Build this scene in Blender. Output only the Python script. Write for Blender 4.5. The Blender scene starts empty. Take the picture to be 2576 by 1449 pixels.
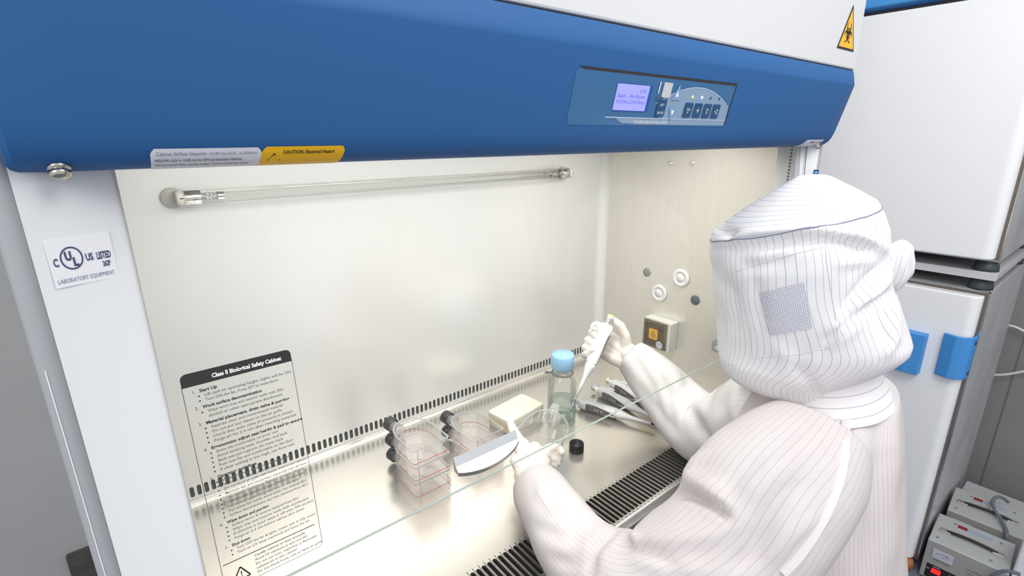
import bpy, bmesh, math, random
import numpy as np
from mathutils import Vector, Matrix, noise
random.seed(4)
PI = math.pi
# ------------------------------------------------------------------ camera frame (solved from the photograph's lines)
CR = np.array([[0.78015166, -0.62556258, -0.00590272],
               [-0.18266828, -0.21876476, -0.95852714],
               [0.5983274, 0.74887478, -0.28494014]])
FPX = 1273.3
CC = (1288.0, 724.5)
CAM = np.array([0.0, 0.0, 1.6114])
W = 0.9                                         # height of the work surface


def ray(u, v):
    return CR.T @ np.array([(u - CC[0]) / FPX, (v - CC[1]) / FPX, 1.0])


def hit(u, v, i, val):                          # where the sight line through a photo pixel meets the plane axis i = val
    d = ray(u, v)
    return CAM + (val - CAM[i]) / d[i] * d


def at(u, v, zc):                               # the point at a given distance along the lens axis
    return CAM + zc * ray(u, v)


COL = bpy.data.collections.new('place')
bpy.context.scene.collection.children.link(COL)
ORG = {}


# ------------------------------------------------------------------ materials
def mat(name, col, rough=0.5, metal=0.0, spec=0.5, emis=None, estr=0.0, coat=0.0, sss=0.0, alpha=1.0, trans=0.0, ior=1.45):
    m = bpy.data.materials.new(name)
    m.use_nodes = True
    b = m.node_tree.nodes['Principled BSDF']
    b.inputs['Base Color'].default_value = (*col, 1)
    b.inputs['Roughness'].default_value = rough
    b.inputs['Metallic'].default_value = metal
    b.inputs['Specular IOR Level'].default_value = spec
    b.inputs['Coat Weight'].default_value = coat
    b.inputs['IOR'].default_value = ior
    b.inputs['Transmission Weight'].default_value = trans
    if sss:
        b.inputs['Subsurface Weight'].default_value = sss
        b.inputs['Subsurface Radius'].default_value = (0.01, 0.006, 0.004)
    if emis:
        b.inputs['Emission Color'].default_value = (*emis, 1)
        b.inputs['Emission Strength'].default_value = estr
    b.inputs['Alpha'].default_value = alpha
    return m


def nodes(m):
    return m.node_tree.nodes, m.node_tree.links, m.node_tree.nodes['Principled BSDF']


def noisy(m, scale=(1, 1, 1), nscale=20.0, c1=None, c2=None, bump=0.0, rough=None, detail=4.0):
    """adds procedural variation of colour, roughness and relief to a material"""
    N, L, B = nodes(m)
    tc = N.new('ShaderNodeTexCoord'); mp = N.new('ShaderNodeMapping'); mp.inputs['Scale'].default_value = scale
    nz = N.new('ShaderNodeTexNoise'); nz.inputs['Scale'].default_value = nscale; nz.inputs['Detail'].default_value = detail
    L.new(tc.outputs['Object'], mp.inputs['Vector']); L.new(mp.outputs['Vector'], nz.inputs['Vector'])
    if c1:
        cr = N.new('ShaderNodeValToRGB')
        cr.color_ramp.elements[0].position = 0.3; cr.color_ramp.elements[1].position = 0.7
        cr.color_ramp.elements[0].color = (*c1, 1); cr.color_ramp.elements[1].color = (*c2, 1)
        L.new(nz.outputs['Fac'], cr.inputs['Fac']); L.new(cr.outputs['Color'], B.inputs['Base Color'])
    if rough:
        mr = N.new('ShaderNodeMapRange'); mr.inputs['To Min'].default_value = rough[0]; mr.inputs['To Max'].default_value = rough[1]
        L.new(nz.outputs['Fac'], mr.inputs['Value']); L.new(mr.outputs['Result'], B.inputs['Roughness'])
    if bump:
        bp = N.new('ShaderNodeBump'); bp.inputs['Strength'].default_value = bump; bp.inputs['Distance'].default_value = 0.002
        L.new(nz.outputs['Fac'], bp.inputs['Height']); L.new(bp.outputs['Normal'], B.inputs['Normal'])
    return m


def clear(name, tint=(1, 1, 1), refl=1.0, haze=0.0, hazecol=(1, 1, 1), ior=1.45, rough=0.03):
    """thin clear sheet: see-through, with Fresnel reflection and a trace of haze"""
    m = bpy.data.materials.new(name); m.use_nodes = True
    N, L = m.node_tree.nodes, m.node_tree.links
    N.clear()
    o = N.new('ShaderNodeOutputMaterial'); t = N.new('ShaderNodeBsdfTransparent'); t.inputs['Color'].default_value = (*tint, 1)
    g = N.new('ShaderNodeBsdfGlossy'); g.inputs['Roughness'].default_value = rough
    fr = N.new('ShaderNodeFresnel'); fr.inputs['IOR'].default_value = ior
    mu = N.new('ShaderNodeMath'); mu.operation = 'MULTIPLY'; mu.inputs[1].default_value = refl
    mx = N.new('ShaderNodeMixShader')
    L.new(fr.outputs['Fac'], mu.inputs[0]); L.new(mu.outputs[0], mx.inputs['Fac'])
    if haze:
        d = N.new('ShaderNodeBsdfDiffuse'); d.inputs['Color'].default_value = (*hazecol, 1)
        m2 = N.new('ShaderNodeMixShader'); m2.inputs['Fac'].default_value = haze
        tl = N.new('ShaderNodeBsdfTranslucent'); tl.inputs['Color'].default_value = (*hazecol, 1); m3 = N.new('ShaderNodeMixShader'); m3.inputs['Fac'].default_value = .5
        L.new(d.outputs[0], m3.inputs[1]); L.new(tl.outputs[0], m3.inputs[2])
        L.new(t.outputs[0], m2.inputs[1]); L.new(m3.outputs[0], m2.inputs[2]); L.new(m2.outputs[0], mx.inputs[1])
    else:
        L.new(t.outputs[0], mx.inputs[1])
    L.new(g.outputs[0], mx.inputs[2]); L.new(mx.outputs[0], o.inputs['Surface'])
    return m


def fabric(name, col, line, pitch=0.009, width=0.085):
    """white garment cloth with fine woven grey pinstripes running along V"""
    m = mat(name, col, 0.75, spec=0.2)
    N, L, B = nodes(m)
    uv = N.new('ShaderNodeUVMap'); sp = N.new('ShaderNodeSeparateXYZ')
    L.new(uv.outputs['UV'], sp.inputs[0])
    a = N.new('ShaderNodeMath'); a.operation = 'DIVIDE'; a.inputs[1].default_value = pitch
    b = N.new('ShaderNodeMath'); b.operation = 'FRACT'
    c = N.new('ShaderNodeMath'); c.operation = 'LESS_THAN'; c.inputs[1].default_value = width
    L.new(sp.outputs['X'], a.inputs[0]); L.new(a.outputs[0], b.inputs[0]); L.new(b.outputs[0], c.inputs[0])
    nz = N.new('ShaderNodeTexNoise'); nz.inputs['Scale'].default_value = 6.0
    tc = N.new('ShaderNodeTexCoord'); L.new(tc.outputs['Object'], nz.inputs['Vector'])
    r = N.new('ShaderNodeValToRGB'); r.color_ramp.elements[0].position = .38; r.color_ramp.elements[1].position = .65
    r.color_ramp.elements[0].color = (*col, 1); r.color_ramp.elements[1].color = (col[0], col[1] * .955, col[2] * .95, 1)
    L.new(nz.outputs['Fac'], r.inputs['Fac'])
    mx = N.new('ShaderNodeMix'); mx.data_type = 'RGBA'
    L.new(c.outputs[0], mx.inputs['Factor']); L.new(r.outputs['Color'], mx.inputs[6]); mx.inputs[7].default_value = (*line, 1)
    L.new(mx.outputs[2], B.inputs['Base Color'])
    return m


M = {}
M['blue'] = noisy(mat('blue_paint', (.029, .117, .31), .55, spec=.25), nscale=900, bump=.05)
M['white_paint'] = noisy(mat('white_paint', (.80, .81, .83), .4), nscale=700, bump=.03)
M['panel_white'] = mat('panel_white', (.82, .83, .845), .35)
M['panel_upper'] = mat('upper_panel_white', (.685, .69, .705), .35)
M['edge_grey'] = mat('edge_grey', (.40, .41, .43), .45)
M['steel'] = noisy(mat('brushed_steel', (.80, .77, .70), .34, .80), scale=(1, 60, 60), nscale=9, c1=(.70, .665, .60), c2=(.745, .715, .655), rough=(.20, .30))
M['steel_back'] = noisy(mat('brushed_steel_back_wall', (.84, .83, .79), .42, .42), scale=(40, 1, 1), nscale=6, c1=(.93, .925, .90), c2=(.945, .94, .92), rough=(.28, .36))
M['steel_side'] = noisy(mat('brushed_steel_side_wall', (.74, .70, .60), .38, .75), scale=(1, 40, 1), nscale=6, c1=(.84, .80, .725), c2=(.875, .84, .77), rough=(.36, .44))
M['chrome'] = mat('chrome', (.85, .84, .82), .15, 1.0)
M['alu'] = noisy(mat('aluminium_sheet', (.78, .79, .81), .38, .85), nscale=40, rough=(.34, .44))
M['dark_slot'] = mat('dark_slot', (.055, .055, .05), .6)
M['slot_grey'] = mat('slot_grey', (.10, .10, .095), .6)
M['black'] = mat('black_plastic', (.018, .017, .018), .42)
M['ink'] = mat('black_ink', (.035, .03, .03), .7)
M['ink_grey'] = mat('grey_ink', (.12, .115, .105), .8)
M['ink_navy'] = mat('navy_ink', (.06, .07, .16), .7)
M['ink_lav'] = mat('pale_navy_ink', (.25, .26, .37), .7)
M['white_ink'] = mat('white_ink', (.9, .9, .9), .6)
M['sticker'] = mat('white_sticker', (.80, .80, .86), .5)
M['sticker_pale'] = mat('pale_sticker', (.86, .865, .89), .45)
M['yellow'] = mat('yellow_sticker', (.95, .52, .01), .5)
M['amber'] = mat('amber_sign', (.93, .48, .03), .45)
M['glass'] = clear('sash_glass', (.985, .992, .985), .9, .035)
M['glass_edge'] = mat('glass_edge', (.50, .57, .52), .15, alpha=.85)
M['flask'] = clear('clear_polystyrene', (1, .997, .997), .32, .03, (.97, .97, .97), 1.5)
M['flask_rim'] = clear('polystyrene_rim', (1, 1, 1), .35, .42, (1, 1, 1), 1.5)
M['medium'] = clear('pink_medium', (1.0, .985, .982), .3, .015, (1, .9, .88), 1.33)
M['red_line'] = mat('red_meniscus', (.88, .07, .05), .4)
M['bottle'] = clear('bottle_glass', (.985, .995, .99), .60, .02, (.9, .95, .92), 1.5)
M['bottle_edge'] = clear('bottle_thick_glass', (.96, .985, .97), .5, .12, (.9, .95, .92), 1.5)
M['liquid'] = clear('green_liquid', (.92, .985, .965), .3, .16, (.78, 1, .93), 1.33)
M['cap_blue'] = mat('blue_cap', (.33, .66, .96), .4)
M['grey_ring'] = mat('grey_ring', (.17, .18, .18), .5)
M['cream'] = mat('cream_plastic', (.95, .90, .74), .5, sss=.2)
M['cream_dark'] = mat('cream_card', (.97, .84, .55), .6)
M['pip_white'] = mat('pipette_white', (.95, .952, .955), .35)
M['pip_window'] = noisy(mat('pipette_window', (.09, .085, .08), .3), nscale=300, c1=(.07, .065, .06), c2=(.14, .13, .125))
M['btn_yellow'] = mat('button_yellow', (.95, .80, .20), .4)
M['btn_blue'] = mat('button_blue', (.40, .64, .92), .4)
M['green_ink'] = mat('green_ink', (.45, .75, .62), .6)
M['tip'] = clear('clear_tip', (.95, .95, .94), 1.4, .18, (.9, .9, .9))
M['tube_glass'] = clear('quartz_tube', (.975, .975, .965), .55, .06, (.9, .9, .86), 1.5)
M['outlet_white'] = mat('outlet_ivory', (.88, .88, .80), .35)
M['socket_ivory'] = mat('socket_ivory', (.78, .77, .71), .45)
M['rim_shade'] = mat('handle_underside_shade', (.42, .39, .34), .35, .8)  # dark reflection under the grip's lip put into a darker metal colour
M['smoke'] = clear('smoked_cover', (.80, .72, .52), 1.0, .08, (.5, .42, .2))
M['smoke_dark'] = mat('smoked_cover_edge', (.16, .13, .07), .3)
M['plug_white'] = mat('plug_white', (.92, .92, .90), .4)
M['plug_grey'] = noisy(mat('plug_stone', (.3, .31, .3), .6), nscale=160, c1=(.12, .13, .13), c2=(.42, .44, .43), bump=.6)
M['plug_dark'] = mat('plug_dark', (.10, .125, .15), .5)
M['lcd'] = mat('lcd', (.22, .24, .60), .3, emis=(.36, .36, .95), estr=.62)
M['lcd_ink'] = mat('lcd_ink', (.15, .17, .75), .5)
M['lcd_edge'] = mat('lcd_bezel', (.02, .10, .42), .3)
M['panel_teal'] = mat('panel_teal', (.05, .155, .33), .3)
M['panel_grey'] = mat('panel_pale', (.25, .36, .50), .35)
M['panel_line'] = mat('panel_line', (.42, .52, .68), .4)
M['key_dark'] = mat('key_dark', (.025, .085, .20), .35)
M['key_grey'] = mat('key_grey', (.60, .60, .62), .4)
M['key_blue'] = mat('key_blue', (.22, .36, .62), .4)
M['led_y'] = mat('led_yellow', (.9, .8, .2), .4, emis=(1, .85, .1), estr=1.5)
M['led_b'] = mat('led_blue', (.5, .5, 1), .4, emis=(.55, .6, 1), estr=3)
M['led_off'] = mat('led_off', (.08, .09, .10), .4)
M['inc_white'] = noisy(mat('incubator_enamel', (.90, .905, .915), .38), nscale=400, bump=.02)
M['inc_side'] = noisy(mat('incubator_side_steel', (.46, .465, .48), .45, .35), nscale=5, c1=(.52, .525, .54), c2=(.66, .665, .68))
M['inc_blue'] = mat('incubator_blue', (.065, .30, .70), .42)
M['gasket'] = mat('gasket', (.16, .13, .11), .5)
M['rubber'] = mat('grey_rubber', (.055, .068, .08), .5)
M['platform'] = mat('platform_enamel', (.62, .61, .635), .4)
M['stab'] = noisy(mat('stabilizer_enamel', (.50, .51, .505), .5), nscale=500, c1=(.47, .48, .475), c2=(.54, .55, .545))
M['stab_front'] = mat('stabilizer_front', (.36, .355, .34), .5)
M['meter'] = mat('meter_face', (.55, .55, .62), .25)
M['red_switch'] = mat('red_switch', (.75, .02, .02), .3, emis=(1, .02, .02), estr=.9)
M['red_tag'] = mat('red_tag', (.32, .02, .03), .5)
M['blue_tag'] = mat('pale_blue_tag', (.38, .45, .58), .5)
M['screw_blue'] = mat('screw_blue', (.22, .32, .42), .3, .6)
M['cable_grey'] = mat('cable_grey', (.16, .18, .22), .5)
M['cable_white'] = mat('cable_white', (.72, .73, .75), .45)
M['floor'] = noisy(mat('floor_vinyl', (.17, .19, .26), .45), nscale=30, c1=(.16, .18, .24), c2=(.19, .21, .28))
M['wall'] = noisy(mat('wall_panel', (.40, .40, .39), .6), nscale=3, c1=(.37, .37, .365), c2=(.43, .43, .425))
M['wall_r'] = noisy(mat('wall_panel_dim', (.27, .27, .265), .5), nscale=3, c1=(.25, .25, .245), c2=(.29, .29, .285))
M['seam'] = mat('wall_seam', (.17, .165, .16), .6)
M['plate'] = noisy(mat('bronze_plate', (.10, .085, .07), .35, .3), scale=(3, 1, 6), nscale=9, c1=(.075, .066, .055), c2=(.125, .113, .10), detail=6)
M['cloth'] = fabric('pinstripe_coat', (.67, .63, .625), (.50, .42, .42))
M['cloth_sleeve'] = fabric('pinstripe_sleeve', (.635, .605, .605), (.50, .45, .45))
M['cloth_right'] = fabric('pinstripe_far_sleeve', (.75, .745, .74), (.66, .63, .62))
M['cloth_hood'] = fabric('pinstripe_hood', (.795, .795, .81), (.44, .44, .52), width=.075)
M['cloth_plain'] = mat('plain_white_tape', (.70, .68, .69), .75, spec=.2)
M['glove'] = mat('latex_glove', (.88, .82, .75), .5, sss=.15)
M['skin'] = mat('skin', (.72, .47, .36), .55, sss=.2)
M['dark_eye'] = mat('dark_eye', (.03, .02, .02), .2)
M['trouser'] = mat('white_trouser', (.85, .84, .84), .75)
M['shoe'] = mat('white_shoe', (.7, .7, .72), .5)
M['wood'] = noisy(mat('orange_wood', (.45, .17, .07), .45), scale=(1, 1, 14), nscale=8, c1=(.38, .13, .05), c2=(.52, .21, .09))
# net patch: pale grey tricot with small holes
m = mat('net_patch', (.5, .5, .56), .7)
N, L, B = nodes(m)
uvn = N.new('ShaderNodeUVMap'); vo = N.new('ShaderNodeTexVoronoi'); vo.inputs['Scale'].default_value = 1 / .0031; vo.inputs['Randomness'].default_value = 0.12
L.new(uvn.outputs['UV'], vo.inputs['Vector'])
rmp = N.new('ShaderNodeValToRGB'); rmp.color_ramp.elements[0].position = .30; rmp.color_ramp.elements[1].position = .52
rmp.color_ramp.elements[0].color = (.42, .42, .50, 1); rmp.color_ramp.elements[1].color = (.74, .74, .80, 1)
L.new(vo.outputs['Distance'], rmp.inputs['Fac']); L.new(rmp.outputs['Color'], B.inputs['Base Color'])
M['net'] = m


# ------------------------------------------------------------------ mesh helpers
class MB:
    """collects shapes; build() links them as ONE mesh object"""

    def __init__(self):
        self.v = []; self.f = []; self.uv = []; self.mi = []; self.sm = []

    def add(self, vs, fs, smooth=False, uvs=None, mi=0):
        b = len(self.v)
        self.v += [tuple(float(c) for c in p) for p in vs]
        for k, fc in enumerate(fs):
            self.f.append(tuple(b + i for i in fc))
            self.uv.append([uvs[i] for i in fc] if uvs is not None and not isinstance(uvs, dict) else None)
            self.mi.append(mi); self.sm.append(smooth)
        return self

    def box(self, lo, hi, mi=0):
        x0, y0, z0 = lo; x1, y1, z1 = hi
        vs = [(x0, y0, z0), (x1, y0, z0), (x1, y1, z0), (x0, y1, z0), (x0, y0, z1), (x1, y0, z1), (x1, y1, z1), (x0, y1, z1)]
        return self.add(vs, [(0, 3, 2, 1), (4, 5, 6, 7), (0, 1, 5, 4), (1, 2, 6, 5), (2, 3, 7, 6), (3, 0, 4, 7)], mi=mi)

    def quad(self, a, b, c, d, mi=0):
        return self.add([a, b, c, d], [(0, 1, 2, 3)], mi=mi)

    def obox(self, o, ax, ay, az, sx, sy, sz, mi=0):
        """box centred at o with half sizes along given axes"""
        o, ax, ay, az = [np.array(q, float) for q in (o, ax, ay, az)]
        vs = [o + ax * sx * i + ay * sy * j + az * sz * k for k in (-1, 1) for i, j in ((-1, -1), (1, -1), (1, 1), (-1, 1))]
        return self.add(vs, [(0, 3, 2, 1), (4, 5, 6, 7), (0, 1, 5, 4), (1, 2, 6, 5), (2, 3, 7, 6), (3, 0, 4, 7)], mi=mi)

    def prism(self, poly, ext, mi=0, smooth=False):
        """poly: list of 3d points (planar), ext: extrusion vector"""
        n = len(poly); e = np.array(ext, float)
        vs = [np.array(p, float) for p in poly] + [np.array(p, float) + e for p in poly]
        self.add(vs, [tuple(range(n))[::-1], tuple(range(n, 2 * n))], mi=mi)
        b = len(self.v) - 2 * n
        for i in range(n):
            j = (i + 1) % n
            self.f.append((b + i, b + j, b + n + j, b + n + i)); self.uv.append(None); self.mi.append(mi); self.sm.append(smooth)
        return self

    def grid(self, P, uv=None, wrap=False, smooth=True, mi=0, cap0=False, cap1=False):
        """P: array [n][m] of points"""
        n, m_ = len(P), len(P[0])
        vs = [p for r in P for p in r]
        uvs = [q for r in uv for q in r] if uv is not None else None
        fs = []
        for i in range(n - 1):
            for j in range(m_ - (0 if wrap else 1)):
                k = (j + 1) % m_
                fs.append((i * m_ + j, i * m_ + k, (i + 1) * m_ + k, (i + 1) * m_ + j))
        self.add(vs, fs, smooth, uvs, mi)
        b = len(self.v) - n * m_
        if cap0:
            self.f.append(tuple(b + j for j in range(m_))[::-1]); self.uv.append(None); self.mi.append(mi); self.sm.append(False)
        if cap1:
            self.f.append(tuple(b + (n - 1) * m_ + j for j in range(m_))); self.uv.append(None); self.mi.append(mi); self.sm.append(False)
        return self

    def lathe(self, prof, o=(0, 0, 0), ax=(0, 0, 1), seg=32, mi=0, smooth=True, caps=True, flute=None):
        """prof: list of (r, t) along axis"""
        o = np.array(o, float); z = np.array(ax, float); z /= np.linalg.norm(z)
        x = np.cross(z, (0, 1, 0) if abs(z[1]) < .9 else (1, 0, 0)); x /= np.linalg.norm(x); y = np.cross(z, x)
        P = []
        for r, t in prof:
            row = []
            for k in range(seg):
                a = 2 * PI * k / seg
                rr = r * (flute(a) if flute else 1)
                row.append(o + z * t + x * rr * math.cos(a) + y * rr * math.sin(a))
            P.append(row)
        return self.grid(P, wrap=True, smooth=smooth, mi=mi, cap0=caps, cap1=caps)

    def tube(self, path, r, seg=10, mi=0, caps=True):
        path = [np.array(p, float) for p in path]
        rs = r if isinstance(r, (list, tuple, np.ndarray)) else [r] * len(path)
        up = None; P = []
        for i, p in enumerate(path):
            t = path[min(i + 1, len(path) - 1)] - path[max(i - 1, 0)]; t /= np.linalg.norm(t) + 1e-12
            if up is None:
                up = np.cross(t, (0, 0, 1) if abs(t[2]) < .9 else (1, 0, 0))
            up = up - t * (up @ t); up /= np.linalg.norm(up); w = np.cross(t, up)
            P.append([p + (up * math.cos(2 * PI * k / seg) + w * math.sin(2 * PI * k / seg)) * rs[i] for k in range(seg)])
        return self.grid(P, wrap=True, mi=mi, cap0=caps, cap1=caps)

    def capsule(self, path, rs, seg=14):
        """round-ended tapering limb along a path"""
        path = [np.array(p, float) for p in path]
        t0 = path[1] - path[0]; t0 /= np.linalg.norm(t0); t1 = path[-1] - path[-2]; t1 /= np.linalg.norm(t1)
        pp, rr = [], []
        for a in (1.45, 1.1, .75, .35):
            pp.append(path[0] - t0 * rs[0] * math.sin(a)); rr.append(rs[0] * math.cos(a))
        pp += path; rr += list(rs)
        for a in (.35, .75, 1.1, 1.45):
            pp.append(path[-1] + t1 * rs[-1] * math.sin(a)); rr.append(rs[-1] * math.cos(a))
        return self.tube(pp, rr, seg)

    def build(self, name, mats, parent=None, bevel=0.0, bseg=2, local=False, solid=0.0, sub=0):
        me = bpy.data.meshes.new(name)
        org = (0, 0, 0)
        if parent is not None and not local:
            org = ORG.get(parent.name, (0, 0, 0))
        me.from_pydata([(p[0] - org[0], p[1] - org[1], p[2] - org[2]) for p in self.v], [], self.f)
        if any(u is not None for u in self.uv):
            uvl = me.uv_layers.new(name='UVMap')
            for p, u in zip(me.polygons, self.uv):
                if u is not None:
                    for li, q in zip(p.loop_indices, u):
                        uvl.data[li].uv = (float(q[0]), float(q[1]))
        ms = mats if isinstance(mats, (list, tuple)) else [mats]
        for q in ms:
            me.materials.append(M[q] if isinstance(q, str) else q)
        me.polygons.foreach_set('material_index', self.mi)
        me.polygons.foreach_set('use_smooth', self.sm)
        me.update()
        o = bpy.data.objects.new(name, me); COL.objects.link(o)
        if parent is not None:
            o.parent = parent; ORG[o.name] = ORG.get(parent.name, (0, 0, 0))
        if bevel:
            b = o.modifiers.new('bevel', 'BEVEL'); b.width = bevel; b.segments = bseg; b.limit_method = 'ANGLE'; b.angle_limit = .6
            b.harden_normals = False
        if solid:
            s = o.modifiers.new('thick', 'SOLIDIFY'); s.thickness = solid; s.offset = 0
        if sub:
            s = o.modifiers.new('sub', 'SUBSURF'); s.levels = sub; s.render_levels = sub
        return o


def tag(o, label, cat, group=None, kind=None):
    o['label'] = label
    o['category'] = cat
    if group: o['group'] = group
    if kind: o['kind'] = kind
    return o


def thing(name, loc, label, cat, group=None):
    o = bpy.data.objects.new(name, None); COL.objects.link(o)
    o.location = loc; o.empty_display_size = .05
    ORG[o.name] = tuple(float(c) for c in loc)
    return tag(o, label, cat, group)


def struct(o):
    o['kind'] = 'structure'
    return o


def copy_tree(o, parent=None):
    c = o.copy(); COL.objects.link(c)
    if parent is not None:
        c.parent = parent
    for ch in list(o.children):
        copy_tree(ch, c)
    return c


def kids(o):
    return list(o.children)


def cat(P, n, closed=False):
    """smooth Catmull-Rom resampling of rows of numbers to n rows"""
    P = np.array(P, float); k = len(P); out = []
    for s in np.linspace(0, k - 1, n):
        i = min(int(s), k - 2); t = s - i
        p0, p1, p2, p3 = P[max(i - 1, 0)], P[i], P[i + 1], P[min(i + 2, k - 1)]
        out.append(.5 * ((2 * p1) + (-p0 + p2) * t + (2 * p0 - 5 * p1 + 4 * p2 - p3) * t * t + (-p0 + 3 * p1 - 3 * p2 + p3) * t ** 3))
    return np.array(out)


def stadium(cx, cy, w, h, n=6):
    """outline of a round-ended slot, long side along y"""
    r = w / 2; k = max(h / 2 - r, 0); out = []
    for i in range(n + 1):
        a = PI * i / n; out.append((cx + r * math.cos(a), cy + k + r * math.sin(a)))
    for i in range(n + 1):
        a = PI + PI * i / n; out.append((cx + r * math.cos(a), cy - k + r * math.sin(a)))
    return out


def rrect(x0, y0, x1, y1, r, n=4):
    out = []
    for cx, cy, a0 in ((x1 - r, y1 - r, 0), (x0 + r, y1 - r, PI / 2), (x0 + r, y0 + r, PI), (x1 - r, y0 + r, 1.5 * PI)):
        for i in range(n + 1):
            a = a0 + PI / 2 * i / n; out.append((cx + r * math.cos(a), cy + r * math.sin(a)))
    return out


def slot_row(mb, x0, pitch, n, ylo, yhi, sw, sh, to3, depth, mi_plate=0, mi_hole=1):
    """a plate perforated by a row of real slots; to3(x, y, d) maps plate coordinates to space"""
    yc = (ylo + yhi) / 2
    for i in range(n):
        cx = x0 + i * pitch
        S = stadium(cx, yc, sw, sh, 6)
        k = len(S); Rr = []
        for (x, y) in S:                                   # project the slot outline out onto the cell's rectangle
            dx, dy = (x - cx) / (pitch / 2), (y - yc) / ((yhi - ylo) / 2)
            s = max(abs(dx), abs(dy)); f = 1 / s
            Rr.append((cx + (x - cx) * f, yc + (y - yc) * f))
        cor = [(cx + pitch / 2, yhi), (cx - pitch / 2, yhi), (cx - pitch / 2, ylo), (cx + pitch / 2, ylo)]
        vs = [to3(*p, 0) for p in Rr] + [to3(*p, 0) for p in S] + [to3(*p, depth) for p in S] + [to3(*p, 0) for p in cor]
        fs = [];
        for j in range(k):
            q = (j + 1) % k
            fs.append((j, q, k + q, k + j))
        mb.add(vs, fs, mi=mi_plate)
        b = len(mb.v) - len(vs)
        # corner triangles where the projected outline skips a rectangle corner
        for ci, c in enumerate(cor):
            best = None
            for j in range(k):
                q = (j + 1) % k
                a, d = Rr[j], Rr[q]
                on = lambda p, c=c: (abs(p[0] - c[0]) < 1e-9, abs(p[1] - c[1]) < 1e-9)
                oa, od = on(a), on(d)
                if (oa[0] and od[1] and not oa[1]) or (oa[1] and od[0] and not oa[0]):
                    if abs(a[0] - c[0]) + abs(a[1] - c[1]) < 10:
                        best = (j, q)
            if best:
                mb.f.append((b + best[0], b + 3 * k + ci, b + best[1])); mb.uv.append(None); mb.mi.append(mi_plate); mb.sm.append(False)
        for j in range(k):
            q = (j + 1) % k
            mb.f.append((b + k + j, b + k + q, b + 2 * k + q, b + 2 * k + j)); mb.uv.append(None); mb.mi.append(mi_plate if depth < .002 else mi_hole); mb.sm.append(False)
        mb.f.append(tuple(b + 2 * k + j for j in range(k))); mb.uv.append(None); mb.mi.append(mi_hole); mb.sm.append(False)


_TXT = {}


def text_geo(s, bold=0.0):
    """flat outline of a line of lettering, height of capitals about 1 -> (verts 2d, faces)"""
    key = (s, bold)
    if key not in _TXT:
        cu = bpy.data.curves.new('lettering', 'FONT'); cu.body = s; cu.size = 1.0; cu.resolution_u = 2; cu.offset = bold; cu.fill_mode = 'FRONT'
        ob = bpy.data.objects.new('lettering_tmp', cu); COL.objects.link(ob)
        dg = bpy.context.evaluated_depsgraph_get(); dg.update()
        me = bpy.data.meshes.new_from_object(ob.evaluated_get(dg))
        _TXT[key] = ([(v.co.x / .73, v.co.y / .73) for v in me.vertices], [tuple(p.vertices) for p in me.polygons])
        bpy.data.meshes.remove(me); bpy.data.objects.remove(ob); bpy.data.curves.remove(cu)
    return _TXT[key]


def write(mb, s, x, y, h, to3, width=None, bold=0.0, slant=0.0, mi=0, align='l'):
    vs, fs = text_geo(s, bold)
    if not vs: return
    w = max(p[0] for p in vs)
    sx = h if width is None else width / w
    if align == 'c': x = x - w * sx / 2
    if align == 'r': x = x - w * sx
    mb.add([to3(x + p[0] * sx + slant * p[1] * h, y + p[1] * h) for p in vs], fs, mi=mi)


def frame(o, xd, yd, off=0.0):
    """2d -> 3d map on a plane through o"""
    o = np.array(o, float); xd = np.array(xd, float); xd /= np.linalg.norm(xd)
    yd = np.array(yd, float); yd -= xd * (yd @ xd); yd /= np.linalg.norm(yd); n = np.cross(xd, yd)
    return lambda x, y, d=0.0: o + xd * x + yd * y + n * (off + d)


def poly2(mb, pts, to3, mi=0, thick=0.0):
    if thick:
        base = [to3(*p) for p in pts]
        n = np.array(to3(0, 0, 1.0)) - np.array(to3(0, 0, 0.0))
        mb.prism(base, n * thick, mi=mi)
    else:
        mb.add([to3(*p) for p in pts], [tuple(range(len(pts)))], mi=mi)


def arc_band(mb, cx, cy, r0, r1, a0, a1, to3, n=20, mi=0):
    P = [[to3(cx + r * math.cos(a0 + (a1 - a0) * i / n), cy + r * math.sin(a0 + (a1 - a0) * i / n)) for r in (r0, r1)] for i in range(n + 1)]
    mb.grid(P, smooth=False, mi=mi)


# ================================================================== SETTING
struct(MB().box((-2.2, -2.6, -.05), (3.06, 1.26, 0)).build('floor', 'floor'))
wb = struct(MB().box((-2.2, 1.21, 0), (3.06, 1.26, 2.9)).build('wall_back', 'wall'))
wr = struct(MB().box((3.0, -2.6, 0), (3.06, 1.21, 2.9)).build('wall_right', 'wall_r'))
s = MB()
for y in (.205, -.40, -1.0, .81):
    s.box((2.9985, y - .003, 0), (3.0, y + .003, 2.9))
s.build('panel_seam', 'seam', wr)

# ================================================================== BIOSAFETY CABINET
XL, XR = .0107, 1.2355                           # inner side walls
YB = 1.08                                        # inner back wall
HX0, HX1 = -.0475, 1.2955                        # hood ends
ysash = lambda z: .479 + .1 * (z - 1.1745)
cab = thing('biosafety_cabinet', (.62, .8, 0), 'white and blue steel biosafety cabinet with lit stainless interior and glass sash', 'safety cabinet')

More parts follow.
